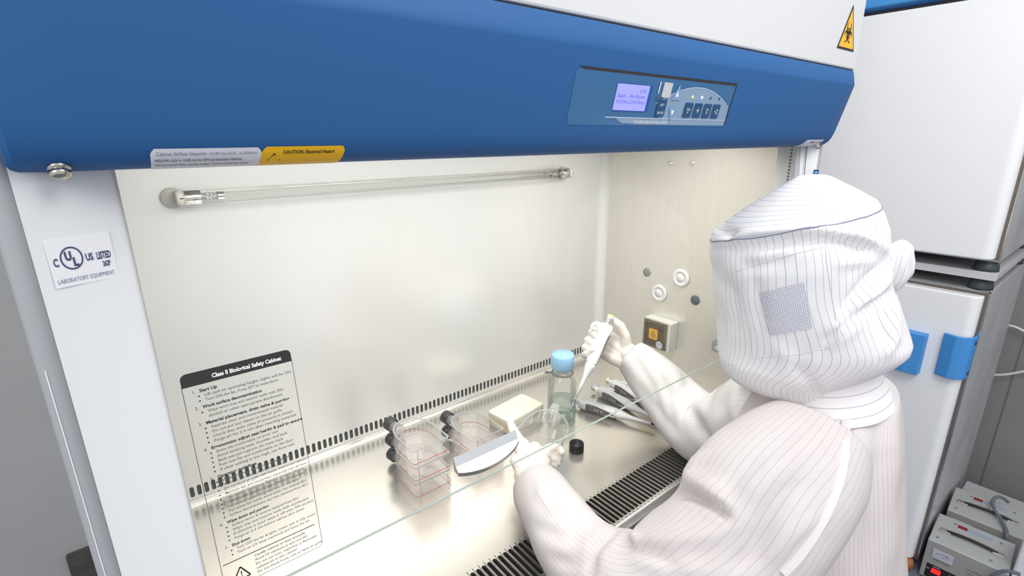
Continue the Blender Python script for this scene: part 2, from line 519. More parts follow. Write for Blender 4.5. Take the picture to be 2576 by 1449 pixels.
# inner back wall with the row of suction slots
b = MB()
n = 95; pitch = .012754; x0 = .0323
zc, zlo, zhi = .928, .914, .942
f3 = lambda x, z, d: (x, YB + d, z)
slot_row(b, x0, pitch, n, zlo, zhi, .0077, .0237, f3, .006)
xa, xb = x0 - pitch / 2, x0 + (n - .5) * pitch
b.quad((XL, YB, zhi), (XR, YB, zhi), (XR, YB, 1.66), (XL, YB, 1.66))
b.quad((XL, YB, .90), (XR, YB, .90), (XR, YB, zlo), (XL, YB, zlo))
b.quad((XL, YB, zlo), (xa, YB, zlo), (xa, YB, zhi), (XL, YB, zhi))
b.quad((xb, YB, zlo), (XR, YB, zlo), (XR, YB, zhi), (xb, YB, zhi))
b.build('slotted_back_wall', ['steel_back', 'slot_grey'], cab)
# right and left inner walls, with a rounded corner strip at the back
b = MB()
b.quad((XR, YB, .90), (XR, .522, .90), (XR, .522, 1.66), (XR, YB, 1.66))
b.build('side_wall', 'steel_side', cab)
b = MB()
for k, (d, r) in enumerate(((.016, .0), (.004, .0))):
    pass
P = []
for z in (.911, 1.66):
    P.append([(XR - .022 * (1 - math.sin(a)), YB - .022 * (1 - math.cos(a)), z) for a in np.linspace(0, PI / 2, 9)])
b.grid(P)
b.build('corner_fillet', 'plug_white', cab)
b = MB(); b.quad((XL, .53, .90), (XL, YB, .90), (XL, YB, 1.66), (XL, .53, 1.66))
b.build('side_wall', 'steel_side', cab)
# perforated suction strip down the front edge of the right wall
b = MB()
fx = frame((XR - .0006, .529, 1.20), (0, -1, 0), (0, 0, 1))
for k in range(54):
    z = .006 + k * .00735
    poly2(b, [(.0032 * math.cos(a) + .0012, z + .0032 * math.sin(a)) for a in np.linspace(0, 2 * PI, 12, endpoint=False)], fx, 1)
fx2 = frame((XR - .0009, .529, 1.20), (0, -1, 0), (0, 0, 1))
for k in range(54):
    z = .006 + k * .00735
    poly2(b, [(.0024 * math.cos(a), z + .0024 * math.sin(a)) for a in np.linspace(0, 2 * PI, 12, endpoint=False)], fx2, 0)
b.build('suction_holes', ['dark_slot', 'plug_white'], cab)
# small hanging studs and round service plugs on the right wall
for u, v in ((1686.5, 411), (1741.5, 411)):
    p = hit(u, v, 0, XR)
    MB().lathe([(.0055, 0), (.0055, .004), (.003, .0065)], p, (-1, 0, 0), 16).build('wall_screw', 'chrome', cab)
for u, v, r, mt in ((1714, 699, .0262, 'plug_white'), (1659, 737, .0262, 'plug_white'), (1627.5, 685, .0127, 'plug_grey'), (1749, 755, .0137, 'plug_dark')):
    p = hit(u, v, 0, XR)
    q = MB()
    if r > .02:
        q.lathe([(r, 0), (r, .004), (r - .002, .006), (r * .53, .006), (r * .52, .0045), (r * .50, .006), (0.0005, .006)], p, (-1, 0, 0), 40)
    else:
        q.lathe([(r, 0), (r, .002), (r - .001, .003), (.0005, .003)], p, (-1, 0, 0), 32)
    o = q.build('service_plug', mt, cab)
    o['label'] = {'plug_white': 'white round service plug', 'plug_grey': 'mottled grey round plug', 'plug_dark': 'dark blue grey round plug'}[mt]

# outer shell
b = MB()
b.box((-.063, .515, .78), (-.0475, 1.2, 2.35)); b.box((1.29, .515, .78), (1.3055, 1.2, 2.35)); b.box((-.0475, 1.185, .78), (1.29, 1.2, 2.35))
b.box((-.0475, .5, .78), (1.29, 1.185, .795))
b.build('outer_shell', 'white_paint', cab)
b = MB(); b.box((-.0475, .50, 1.665), (1.29, 1.185, 1.68)); b.build('chamber_ceiling', 'white_paint', cab)
# rounded edges of the side sheets, with a pale seam
for x0_, x1_ in ((-.063, -.0475), (1.29, 1.3055)):
    b = MB(); P = []
    for z in (.78, 2.35):
        xm, rr = (x0_ + x1_) / 2, (x1_ - x0_) / 2
        P.append([(x0_, .515, z)] + ([(x0_ + .006 - .006 * math.cos(a), .497 - .006 * math.sin(a), z) for a in np.linspace(0, PI / 2, 6)] + [(x1_, .4912, z)] if x0_ < 0 else [(x0_, .4912, z)] + [(x1_ - .006 + .006 * math.sin(a), .497 - .006 * math.cos(a), z) for a in np.linspace(0, PI / 2, 6)]) + [(x1_, .515, z)])
    b.grid(P)
    b.box((x0_ + .0050, .4905, .78), (x0_ + .0058, .493, 1.445), mi=1)
    b.build('side_edge', ['edge_grey', 'panel_white'], cab)
# sloping front frame: white flanks between the side sheets and the sash
for side in (0, 1):
    P = []
    for z in np.linspace(.86, 1.60, 16):
        D = (XL, ysash(z) + .0, z); C = (-.0475, .491, z)
        row = [np.array(C), np.array(C) + (np.array(D) - C) * .04] + [np.array(C) + (np.array(D) - C) * t + np.array((0, -.0006 * math.sin(PI * t), 0)) for t in (.2, .5, .8, .96)] + [np.array(D), np.array(D) + (.001, .004, 0), np.array((XL, .56, z))]
        if side: row = [np.array((XL + XR - q[0], q[1], q[2])) for q in row]
        P.append(row)
    b = MB(); b.grid(P)
    b.build('front_frame', 'panel_white', cab)
b = MB()      # sash guide groove and white guide strips in the right frame
for t, wd, mi in ((.08, .03, 1), (.345, .014, 0)):
    P = []
    for z in np.linspace(1.0, 1.59, 6):
        D = np.array((XR, ysash(z), z)); C = np.array((XL + XR + .0475, .491, z)); nn = np.array((-.4, -.9, 0))
        P.append([D + (C - D) * (t - wd) + nn * .0046 * 1.0, D + (C - D) * (t + wd) + nn * .0046])
    b.grid(P, smooth=False, mi=mi)
b.build('sash_guide', ['ink', 'edge_grey'], cab)
# small blue rating label on the right frame
p = hit(2046, 433, 0, 1.268)
fr_ = frame(p + np.array((-.004, -.007, 0)), (.87, -.5, 0), (0, 0, 1))
b = MB(); poly2(b, rrect(-.007, -.012, .007, .006, .002), fr_); arc_band(b, 0, -.002, .002, .0035, 0, PI, lambda x, y: fr_(x, y, .0004), 8, 1)
b.build('frame_sticker', ['blue', 'sticker'], cab)

# blue hood: rounded profile swept along the cabinet
prof = [(.4520, 1.7425), (.4505, 1.7405), (.4455, 1.7190), (.4447, 1.7150), (.4450, 1.7110)]
prof += [(.4655, 1.6280)]
for a in np.linspace(0, 1, 9)[1:]:
    t = a; p0, p1, p2, p3 = np.array((.4655, 1.6280)), np.array((.4715, 1.6035)), np.array((.478, 1.5905)), np.array((.500, 1.5895))
    q = (1 - t) ** 3 * p0 + 3 * (1 - t) ** 2 * t * p1 + 3 * (1 - t) * t * t * p2 + t ** 3 * p3
    prof.append((q[0], q[1]))
prof += [(.514, 1.5895), (.517, 1.593), (.517, 1.7425)]
PR = np.array(prof)
SEG = np.linalg.norm(np.diff(PR, axis=0), axis=1); ARC = np.concatenate([[0], np.cumsum(SEG)])


def hoodp(s):
    i = int(np.clip(np.searchsorted(ARC, s) - 1, 0, len(PR) - 2)); t = (s - ARC[i]) / SEG[i]
    p = PR[i] + (PR[i + 1] - PR[i]) * t; d = (PR[i + 1] - PR[i]) / SEG[i]
    return p, np.array((d[1], -d[0]))            # point, outward normal (y, z)


def on_hood(off):
    def g(x, s, d=0.0):
        p, nn = hoodp(-s)
        q = p + nn * (off + d)
        return (x, q[0], q[1])
    return g


hood_s = lambda z: ARC[4] + (1.7110 - z) / (1.7110 - 1.6280) * (ARC[5] - ARC[4])   # arc length at height z on the flat face
xs = list(np.linspace(HX0 + .006, HX1 - .006, 3))
P = []
for x, k in [(HX0, .0), (HX0 + .0015, .6), (HX0 + .005, 1)] + [(q, 1) for q in np.linspace(HX0 + .05, HX1 - .05, 3)] + [(HX1 - .005, 1), (HX1 - .0015, .6), (HX1, 0)]:
    c = np.array((.49, 1.66)); sh = np.array((.0045, .0035)) * (1 - k)
    P.append([(x, y + np.sign(c[0] - y) * sh[0] * (abs(y - c[0]) > .004), z + np.sign(c[1] - z) * sh[1]) for y, z in prof])
b = MB(); b.grid(P, wrap=True, smooth=False, cap0=True, cap1=True)
hood = b.build('front_hood', 'blue', cab)
for p in hood.data.polygons: p.use_smooth = True
hood.data.set_sharp_from_angle(angle=.5)
# white upper panel above the hood, thin dark joint between
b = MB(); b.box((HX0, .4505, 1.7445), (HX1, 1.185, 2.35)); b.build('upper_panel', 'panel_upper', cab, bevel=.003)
b = MB(); b.box((HX0 + .003, .4535, 1.739), (HX1 - .003, .51, 1.747)); b.build('panel_joint', 'ink', cab)
# hood screws
for u, v in ((151, 434), (2056, 369)):
    p = hit(u, v, 1, .4835); M['chrome_dim'] = M.get('chrome_dim') or mat('screw_steel', (.55, .52, .47), .25, 1.0)
    q = MB().lathe([(.0062, .006), (.0066, .004), (.0066, .0022), (.0045, .0018), (.0045, .0008), (.0066, .0004), (.0066, -.0016), (.0052, -.0042), (.002, -.0054), (.0005, -.0056)], p, (0, .45, .89), 24)
    q.build('hood_screw', 'chrome_dim', cab)

# control panel set into the hood
sT, sB = hood_s(1.6895), hood_s(1.6262)
cp = on_hood(.0004)
CX0, CX1 = .458, .820
b = MB()


def hpoly(mb, pts, off, mi=0):
    g = on_hood(off); mb.add([g(x, -s) for x, s in pts], [tuple(range(len(pts)))], mi=mi)


def cps(x0_, y0_, x1_, y1_, r):                    # rounded rectangle in panel units: x metres, y 0 (top) .. 1 (bottom)
    H = sB - sT
    return [(q[0], sT + q[1] * 1.0) for q in rrect(x0_, y0_ * H, x1_, y1_ * H, r)]


hpoly(b, cps(CX0, 0, CX1, 1, .006), .0004)
H = sB - sT
# dark recess line along the top and right edge, pale area with an arched top
hpoly(b, [(CX0 + .004, sT - .0022), (CX1, sT - .0022), (CX1, sT + .0016), (CX0 + .012, sT + .0008)], .0006, 1)
hpoly(b, [(CX1 - .0015, sT), (CX1 + .0018, sT), (CX1 + .0018, sB - .004), (CX1 - .0015, sB - .004)], .0007, 1)
arch = [(.625 + .19 * t, sT + H * (.50 - 1.55 * t * (1 - t) + .02)) for t in np.linspace(0, 1, 16)]
hpoly(b, [(CX0 + .18, sB - H * .16)] + [(.63, sT + H * .45)] + arch[1:] + [(CX1 - .0015, sB - H * .16)], .0007, 2)
hpoly(b, [(.545, sB - H * .155), (CX1 - .002, sB - H * .155), (CX1 - .002, sB - .002), (.60, sB - .002), (.56, sB - H * .05)], .0006, 2)
hpoly(b, [(.525, sB - H * .17), (CX1 - .002, sB - H * .17), (CX1 - .002, sB - H * .145), (.525, sB - H * .145)], .0009, 3)
for i in range(15):
    g = on_hood(.0010); a0, a1 = arch[i], arch[i + 1]
    b.add([g(a0[0], -a0[1]), g(a1[0], -a1[1]), g(a1[0], -a1[1] - .0016), g(a0[0], -a0[1] - .0016)], [(0, 1, 2, 3)], mi=3)
panel = b.build('control_panel', ['panel_teal', 'ink', 'panel_grey', 'panel_line'], cab)
g1 = on_hood(.0012)
b = MB(); hpoly(b, cps(.5355, .19, .6085, .72, .001), .0009, 1); hpoly(b, cps(.5355, .20, .6020, .70, .001), .0011, 0)
scr = b.build('display_screen', ['lcd', 'lcd_edge'], panel)
b = MB()
gl = on_hood(.0013)
for (t, x, y, h, wd) in (('[20]', .583, .335, .0040, .013), ('Sash  Airflow:', .539, .455, .0050, .058), ('I=0.53m/s D=0.30m/s', .539, .565, .0050, .059)):
    write(b, t, x, -(sT + H * y), h, gl, wd)
b.build('screen_text', 'lcd_ink', scr)
b = MB(); gk = on_hood(.0013)
write(b, 'MICROPROCESSOR CONTROL SYSTEM', .585, -(sT + H * .955), .0042, gk, .075); b.build('panel_lettering', 'white_ink', panel)


def key(x0_, y0_, x1_, y1_, mt, sym=None, r=.002):
    q = MB(); pts = cps(x0_, y0_, x1_, y1_, r); g = on_hood(.0009)
    n_ = len(pts); g2 = on_hood(.0018)
    lo = [g(x, -s) for x, s in pts]; hi = [g2(x, -s) for x, s in pts]
    q.add(lo + hi, [tuple(range(n_, 2 * n_))] + [(i, (i + 1) % n_, n_ + (i + 1) % n_, n_ + i) for i in range(n_)])
    o = q.build('key', mt, panel)
    if sym:
        w = MB(); sym(w, (x0_ + x1_) / 2, sT + H * (y0_ + y1_) / 2, on_hood(.0021)); w.build('key_symbol', 'white_ink', o)
    return o


def s_text(t, h, wd):
    return lambda w, x, s, g: write(w, t, x, -(s + h * .4), h, g, wd, align='c')


def s_fan(w, x, s, g):
    for a in (0, 2.1, 4.2):
        arc_band(w, x + .0022 * math.cos(a), -s + .0022 * math.sin(a), .0006, .0022, a, a + 2.6, g, 8)


def s_lamp(w, x, s, g):
    arc_band(w, x, -s, 0.0004, .0018, 0, 2 * PI, g, 14)
    for k in range(5):
        a = .5 + k * 1.2
        w.add([g(x + .0026 * math.cos(a), -s + .0026 * math.sin(a)), g(x + .0044 * math.cos(a - .1), -s + .0044 * math.sin(a - .1)), g(x + .0044 * math.cos(a + .1), -s + .0044 * math.sin(a + .1))], [(0, 1, 2)])


def s_ring(w, x, s, g):
    arc_band(w, x, -s + .001, .0018, .0026, -.9, 4.0, g, 14); arc_band(w, x, -s - .003, .0006, .0014, 0, 2 * PI, g, 8)


def s_plug(w, x, s, g):
    w.add([g(x - .004, -s), g(x + .001, -s), g(x + .001, -s - .001), g(x - .004, -s - .001)], [(0, 1, 2, 3)])
    arc_band(w, x + .0034, -s + .002, .0005, .0016, 0, 2 * PI, g, 8); arc_band(w, x + .0034, -s - .003, .0005, .0016, 0, 2 * PI, g, 8)


key(.631, .10, .6505, .40, 'key_grey', s_text('MENU', .0028, .010))
key(.6275, .44, .6475, .80, 'key_dark', lambda w, x, s, g: (write(w, 'SET', x, -(s - .003), .0032, g, .010, align='c'), write(w, 'MUTE', x, -(s + .008), .0036, g, .014, align='c')))
for k, sy in enumerate((s_fan, s_lamp, s_ring, s_plug)):
    key(.694 + k * .0252, .475, .7145 + k * .0252, .795, 'key_dark', sy)
for up in (1, 0):
    q = MB(); g = on_hood(.0016); cx = .6665; ya, yb = (.10, .44) if up else (.90, .59)
    s0_, s1_ = sT + H * ya, sT + H * yb
    tri = [(cx + (.001 if up else -.0005), s0_), (cx + .0105, s1_), (cx - .0105, s1_)]
    q.add([g(x, -s) for x, s in tri], [(0, 1, 2)], mi=0)
    g = on_hood(.0019); cy = (s0_ + 2 * s1_) / 3
    q.add([g(cx + (x - cx) * .36, -(cy + (s - cy) * .36)) for x, s in tri], [(0, 1, 2)], mi=1)
    q.build('arrow_key', ['key_blue', 'white_ink'], panel)
for k, mt in enumerate(('led_y', 'led_b', 'led_off', 'led_off')):
    q = MB(); g = on_hood(.0014); cx, s_ = .7075 + k * .0242, sT + H * .345
    q.add([g(cx + .0021 * math.cos(a), -s_ + .0021 * math.sin(a)) for a in np.linspace(0, 2 * PI, 14, endpoint=False)], [tuple(range(14))])
    q.build('indicator_light', mt, panel)
q = MB(); g = on_hood(.0014)
q.add([g(.6225 + .0018 * math.cos(a), -(sT + H * .43) + .0018 * math.sin(a)) for a in np.linspace(0, 2 * PI, 14, endpoint=False)], [tuple(range(14))], mi=1)
q.add([g(x, -s) for x, s in ((.6215, sT + H * .09), (.6235, sT + H * .09), (.6235, sT + H * .33), (.6215, sT + H * .33))], [(0, 1, 2, 3)], mi=0)
q.build('audio_mark', ['white_ink', 'led_off'], panel)

# stickers on the lower lip of the hood


def hood_strip(mb, x0_, x1_, s0_, s1_, off, mi=0, skew=0.0, rr=0.0):
    P = []
    g = on_hood(off)
    for i, s in enumerate(np.linspace(s0_, s1_, 14)):
        t = i / 13
        e = rr * (1 - min(1, t / .18)) ** 2
        P.append([g(x, -s) for x in np.linspace(x0_ + e + skew * t, x1_ - e + skew * t, 3)])
    mb.grid(P, smooth=False, mi=mi)


sL = hood_s(1.628) + .0242
b = MB(); hood_strip(b, .0335, .1115, sL, sL + .034, .0006, 0, 0, .003)
lab = b.build('airflow_label', 'sticker', cab)
b = MB(); g = on_hood(.0009)
write(b, 'Cabinet Airflow Setpoints', .0372, -(sL + .0062), .0036, g, .0335)
write(b, 'AC2-4E8  Class II A2 BSC   per NSF/ANSI 49', .0725, -(sL + .0062), .0028, g, .035, mi=0)
write(b, 'INFLOW: 0.53 +/- 0.025 m/s for DIM and Secondary Methods', .036, -(sL + .0125), .0029, g, .060, mi=1)
write(b, 'DIM grid test of 70mm opening, 6 points, 1/3 from Velocity Face Center', .036, -(sL + .0185), .0028, g, .066, mi=1)
b.build('label_text', ['ink_lav', 'ink'], lab)
b = MB(); hood_strip(b, .1122, .1835, sL - .0004, sL + .034, .0006, 0, -.004, .003)
lab = b.build('caution_label', 'yellow', cab)
b = MB()
write(b, 'CAUTION: Electrical Hazard', .1285, -(sL + .0066), .0036, g, .0445, bold=.02)
for k in range(2):
    aa = [(.1165, sL + .0142), (.1215, sL + .0055), (.1265, sL + .0142)]
    p0_, p1_ = (aa[0], aa[1]) if k == 0 else (aa[1], aa[2])
    b.add([g(p0_[0], -p0_[1]), g(p1_[0], -p1_[1]), g(p1_[0], -p1_[1] - .0016), g(p0_[0], -p0_[1] - .0016)], [(0, 1, 2, 3)])
b.build('label_text', 'ink', lab)
b = MB(); hood_strip(b, 1.172, 1.258, sL + .002, sL + .036, .0006, 0, -.02)
lab = b.build('maker_label', 'sticker', cab)
b = MB()
write(b, 'esco', 1.198, -(sL + .010), .0052, g, .017, bold=.04, slant=.3); write(b, 'WORLD CLASS. WORLDWIDE.', 1.217, -(sL + .0095), .0032, g, .034)
b.build('label_text', 'ink_navy', lab)
# biohazard triangle on the upper panel
pT, pBL, pBR = hit(2148.5, 12, 1, .449), hit(2106, 122, 1, .449), hit(2148.5, 128, 1, .449)
cx = (pBL[0] + pBR[0]) / 2; zb = (pBL[2] + pBR[2]) / 2; hw = (pBR[0] - pBL[0]) / 2; ht = pT[2] - zb
fb = frame((cx, .4500, zb), (1, 0, 0), (0, 0, 1))
b = MB()
poly2(b, [(-hw, 0), (hw, 0), (pT[0] - cx, ht)], fb, 1, .0005)
ins = lambda k: [(-hw * k + (1 - k) * 0, ht * (1 - k) * .33), (hw * k, ht * (1 - k) * .33), ((pT[0] - cx) * k, ht * (1 - (1 - k) * .67))]
fb2 = lambda x, y: fb(x, y, .0007)
poly2(b, ins(.86), fb2, 0)
sign = b.build('biohazard_sign', ['amber', 'ink'], cab)
b = MB(); fb3 = lambda x, y: fb(x, y, .0010)
R0 = hw * .30; yc_ = ht * .36
for k in range(3):
    a = PI / 2 + k * 2 * PI / 3
    ex, ey = R0 * .86 * math.cos(a), R0 * .86 * math.sin(a)
    for i in range(26):
        t0, t1 = -2.55 + 5.1 * i / 26, -2.55 + 5.1 * (i + 1) / 26
        wd = lambda t: R0 * (.10 + .24 * math.cos(t / 2.55 * PI / 2))
        pts = []
        for t, sgn in ((t0, 1), (t1, 1), (t1, -1), (t0, -1)):
            rr = R0 * .82 + (0 if sgn > 0 else -wd(t)); aa = a + PI + t
            pts.append((ex + rr * math.cos(aa), yc_ + ey + rr * math.sin(aa)))
        b.add([fb3(*q) for q in pts], [(0, 1, 2, 3)])
arc_band(b, 0, yc_, R0 * .62, R0 * .80, 0, 2 * PI, lambda x, y: fb(x, y, .0012), 24)
b.build('biohazard_symbol', 'ink', sign)
# UL listing sticker on the left frame
z_ul = hit(210, 646, 1, .505)[2]
C_, D_ = np.array((-.0475, .491, z_ul)), np.array((XL, ysash(z_ul), z_ul))
xd = (D_ - C_) / np.linalg.norm(D_ - C_)
fu = frame(C_ + (D_ - C_) * .5 + np.array((-.0003, -.0010, 0)), xd, (0, .05, 1))
b = MB(); poly2(b, [(-.0225, -.0195), (.0188, -.0195), (.0188, .0175), (-.0225, .0175)], fu, 0)
lab = b.build('listing_sticker', 'sticker_pale', cab)
fu2 = lambda x, y: fu(x, y, .0004)
b = MB()
write(b, 'C', -.0200, -.0035, .0062, fu2, .0030, bold=.03)
arc_band(b, -.0085, .0012, .0072, .0083, 0, 2 * PI, lambda x, y: fu2(-.0085 + (x + .0085) * .85, .0012 + (y - .0012) * 1.05), 30)
write(b, 'U', -.0125, .0000, .0066, fu2, .0042, bold=.05); write(b, 'L', -.0082, -.0048, .0064, fu2, .0034, bold=.05)
write(b, 'US', .0000, -.0026, .0056, fu2, .0048, bold=.03); write(b, 'LISTED', .0070, -.0028, .0056, fu2, .0095, bold=.03)
write(b, '262P', .0098, -.0090, .0042, fu2, .0052, bold=.03)
write(b, 'LABORATORY EQUIPMENT', -.0205, -.0165, .0034, fu2, .0365, mi=1)
b.build('sticker_text', ['ink_navy', 'ink_lav'], lab)

# base below the tray, armrest and stand
b = MB(); b.box((XL, .52, .80), (XR, YB + .02, .862)); b.build('tray_pan', 'steel', cab)
P = []
for x in (XL - .02, XR + .02):
    P.append([(x, .489, .862), (x, .487, .876), (x, .470, .880), (x, .445, .878), (x, .436, .870), (x, .434, .850), (x, .434, .80), (x, .52, .80)])
b = MB(); b.grid(P, smooth=False); b.build('armrest', 'steel', cab, bevel=.003)
for x in (-.03, 1.25):
    for y in (.56, 1.12):
        b = MB(); b.box((x, y, 0), (x + .05, y + .05, .78)); b.build("leg", 'white_paint', cab, bevel=.004)

# the sliding glass sash
ZS0, ZS1 = 1.1745, 1.62
b = MB()
off = .003
b.add([(XL + .002, ysash(ZS0) - off, ZS0), (XR - .002, ysash(ZS0) - off, ZS0), (XR - .002, ysash(ZS1) - off, ZS1), (XL + .002, ysash(ZS1) - off, ZS1)], [(0, 1, 2, 3)], mi=0)
b.box((XL + .002, ysash(ZS0) - .0040, ZS0 - .0012), (XR - .002, ysash(ZS0) - .0016, ZS0 + .0002), mi=1)
sash = b.build('glass_sash', ['glass', 'glass_edge'], cab)
fs = frame((.0235, ysash(1.19) - off - .0008, 1.19), (1, 0, 0), (0, .1, 1))     # front surface of the glass; v measured up from z = 1.19
wS, hS = .0935, .2235
y_bot = -.035
b = MB()
# header band with rounded top corners
hd = [(0, hS - .0125), (wS, hS - .0125), (wS, hS - .005)] + [(wS - .005 + .005 * math.cos(a), hS - .005 + .005 * math.sin(a)) for a in np.linspace(0, PI / 2, 6)] + [(.005 + .005 * math.cos(a), hS - .005 + .005 * math.sin(a)) for a in np.linspace(PI / 2, PI, 6)]
poly2(b, hd, lambda x, y: fs(x, y, 0), 0)
ln = .00028
yb_ = .0005
for xx in (0, wS):
    poly2(b, [(xx - ln, yb_ + .004), (xx + ln, yb_ + .004), (xx + ln, hS - .011), (xx - ln, hS - .011)], lambda x, y: fs(x, y, 0), 1)
for (x0_, x1_, yy, lw, mi) in ((.004, wS - .004, yb_, ln, 1), (.002, wS - .0045, .0285, .00045, 0)):
    poly2(b, [(x0_, yy - lw), (x1_, yy - lw), (x1_, yy + lw), (x0_, yy + lw)], lambda x, y: fs(x, y, 0), mi)
for xx, a0 in ((.004, PI), (wS - .004, 1.5 * PI)):
    arc_band(b, xx, yb_ + .004, .004 - ln, .004 + ln, a0, a0 + PI / 2, lambda x, y: fs(x, y, 0), 6, 1)
lines = [('h', '1.', 'Start Up'), ('b', '', 'Lift sash to operating height. Lights will be ON'), ('b', '', 'Turn ON the fan. Press SET to mute alarm'),
         ('h', '2.', 'Work surface decontamination'), ('b', '', 'Wipe work tray and interior walls with 70%'), ('c', '', 'alcohol or other appropriate disinfectant'),
         ('h', '3.', 'Material placement, drain valve & purging'), ('b', '', 'Separate clean and contaminated material'), ('b', '', 'Do not put any object on the air grille'),
         ('b', '', 'Check that drain valve (if present) is closed'), ('b', '', 'Purge air for 2-3 min after inserting materials'),
         ('h', '4.', 'Ergonomics: adjust seat height & pad to ensure'), ('b', '', "Arms sits comfortably on arms' rest"), ('b', '', 'Avoid straining neck, shoulder, and back'),
         ('b', '', 'Back seat pad supports the lower back'), ('b', '', 'Feet rest flat and comfortable on the floor'), ('b', '', 'If chair setting is too high, use foot rest'),
         ('h', '5.', 'Operator guidelines'), ('b', '', 'Wear lab gown, mask and suitable gloves'), ('b', '', 'Work in the main portion of the tray'),
         ('b', '', 'Do not block air grille with hands, arms or any objects'), ('b', '', 'Minimize fast arm movement, especially near window'),
         ('b', '', 'Use aseptic technique. Beware of sharp objects'), ('b', '', 'Divide work zone to: Clean | Work | Dirty area'),
         ('b', '', 'Put aerosol-generating machine on the back'), ('b', '', 'Put waste bin inside work zone, not outside BSC'), ('b', '', 'Surface decontaminate any item removed from BSC'),
         ('h', '6.', 'Wipe down and purging'), ('b', '', 'Surface decon & remove material from BSC'), ('b', '', 'Wipe tray and interior walls with disinfectant'),
         ('b', '', 'If chlorine is used, wipe it off with 70% alcohol'), ('b', '', 'Purge air 2-3 min before cabinet shut down'),
         ('h', '7.', 'Shut down'), ('b', '', 'Turn OFF the fan & lights. Lower sash to fully closed'), ('b', '', 'Turn on UV lamp (optional) and leave the lab')]
yy = hS - .0195
f0 = lambda x, y: fs(x, y, 0)
step = (yy - .0345) / (len(lines) - 1 + .35 * 6)
for i, (k, num, t) in enumerate(lines):
    if k == 'h':
        if i: yy -= step * .35
        write(b, num, .0065, yy, .0031, f0, None, mi=0); write(b, t, .0125, yy, .0031, f0, len(t) * .00178, bold=.035, mi=0)
    else:
        if k == 'b':
            poly2(b, [(.0115 + .0008 * math.cos(a), yy + .0012 + .0008 * math.sin(a)) for a in np.linspace(0, 2 * PI, 8, endpoint=False)], f0, 0)
        write(b, t, .0158, yy, .0028, f0, min(len(t) * .00156, .0755), bold=.012, mi=2)
    yy -= step
for j, t in enumerate(('Certify cabinet at least annually', 'Avoid UV exposure to eyes and skin', 'Do not use toxic, explosive or flammable', 'substances in this cabinet', 'Do not block front, side or back air grille')):
    write(b, t, .0290, .0230 - j * .0047, .0028, f0, len(t) * .00150, bold=.012, mi=0)
for (a, c) in (((.008, .0065), (.0155, .0195)), ((.0155, .0195), (.023, .0065)), ((.023, .0065), (.008, .0065))):
    a, c = np.array(a), np.array(c); d = (c - a) / np.linalg.norm(c - a); nn = np.array((-d[1], d[0])) * .0007
    poly2(b, [tuple(a - nn), tuple(c - nn), tuple(c + nn), tuple(a + nn)], f0, 0)
write(b, '!', .0155, .0085, .0066, f0, .0015, bold=.03, align='c')
fw = lambda x, y: fs(x, y, .0004)
write(b, 'Class II Biological Safety Cabinet', wS * .58, hS - .0088, .0040, fw, .060, bold=.04, mi=3, align='c')
b.build('instruction_decal', ['ink', 'ink_grey', 'ink_grey', 'white_ink'], sash)


def sash_handle(xa, xb):
    """bent sheet-metal grip: flat upper flange on the glass and a lens-shaped lip that stands out from it"""
    q = MB()
    zt, zm = 1.2225, 1.2125
    y0_ = ysash(zt) - off - .0008
    L_ = xb - xa
    n_ = 24; P = []; Q = []
    for i in range(n_ + 1):
        t = i / n_; x = xa + L_ * t
        bow = math.sin(PI * min(1, .06 + t * .96)) ** .6
        top = (x, y0_, zt); bend = (x, y0_ - .0055, zm - .001)
        rim = (x, y0_ - .0075 - .0115 * bow, zm - .0025 - .0085 * bow)
        rim2 = (x, y0_ - .0070 - .0105 * bow, zm - .0075 - .0100 * bow)
        root = (x, y0_ - .001, zm - .0085)
        P.append([top, bend, rim, rim2, root])
    P = np.array(P); q.grid(P[:, :3], smooth=False); q.grid(P[:, 2:], smooth=False, mi=1)
    q.add(P[0], [(0, 1, 2, 3, 4)], mi=1); q.add(P[-1], [(0, 1, 2, 3, 4)], mi=1)
    o = q.build('sash_handle', ['alu', 'rim_shade'], sash)
    return o


sash_handle(.2865, .3880)
sash_handle(.890, .9915)

# ================================================================== WORK TRAY (lifts out of the cabinet)
tray = thing('work_tray', (.62, .79, W), 'brushed stainless work tray with black slotted front grille inside the cabinet', 'tray')
b = MB()
b.quad((XL + .002, .590, W), (XR - .002, .590, W), (XR - .002, YB - .014, W), (XL + .002, YB - .014, W))
b.build('tray_surface', 'steel', tray)
b = MB(); P = []
for x in (XL + .002, XR - .002):
    P.append([(x, YB - .014, W), (x, YB - .005, W + .0006), (x, YB - .0025, W + .002), (x, YB - .0018, W + .0070), (x, YB - .0008, W + .0076)])
b.grid(P); P = []
for y in (.53, YB - .014):
    P.append([(XR - .002, y, W), (XR - .0012, y, W + .006)])
b.grid(P, smooth=False)
b.build('tray_upstand', 'steel', tray)
b = MB()
pg = .0117; ng = int((XR - XL - .02) / pg)
xg0 = .3738 - pg * int((.3738 - XL - .01) / pg)
fg = lambda x, y, d: (x, y, W - d)
slot_row(b, xg0, pg, ng, .500, .590, .0082, .0775, fg, .012)
xa, xb = xg0 - pg / 2, xg0 + (ng - .5) * pg
b.quad((XL + .002, .500, W), (xa, .500, W), (xa, .590, W), (XL + .002, .590, W))
b.quad((xb, .500, W), (XR - .002, .500, W), (XR - .002, .590, W), (xb, .590, W))
b.build('front_grille', ['steel', 'dark_slot'], tray)
P = []
for x in (XL + .002, XR - .002):
    P.append([(x, .500, W)] + [(x, .500 - .006 * math.sin(a), W - .006 + .006 * math.cos(a)) for a in np.linspace(0, PI / 2, 6)[1:]] + [(x, .494, .866)])
b = MB(); b.grid(P); b.build('tray_front_lip', 'alu', tray)

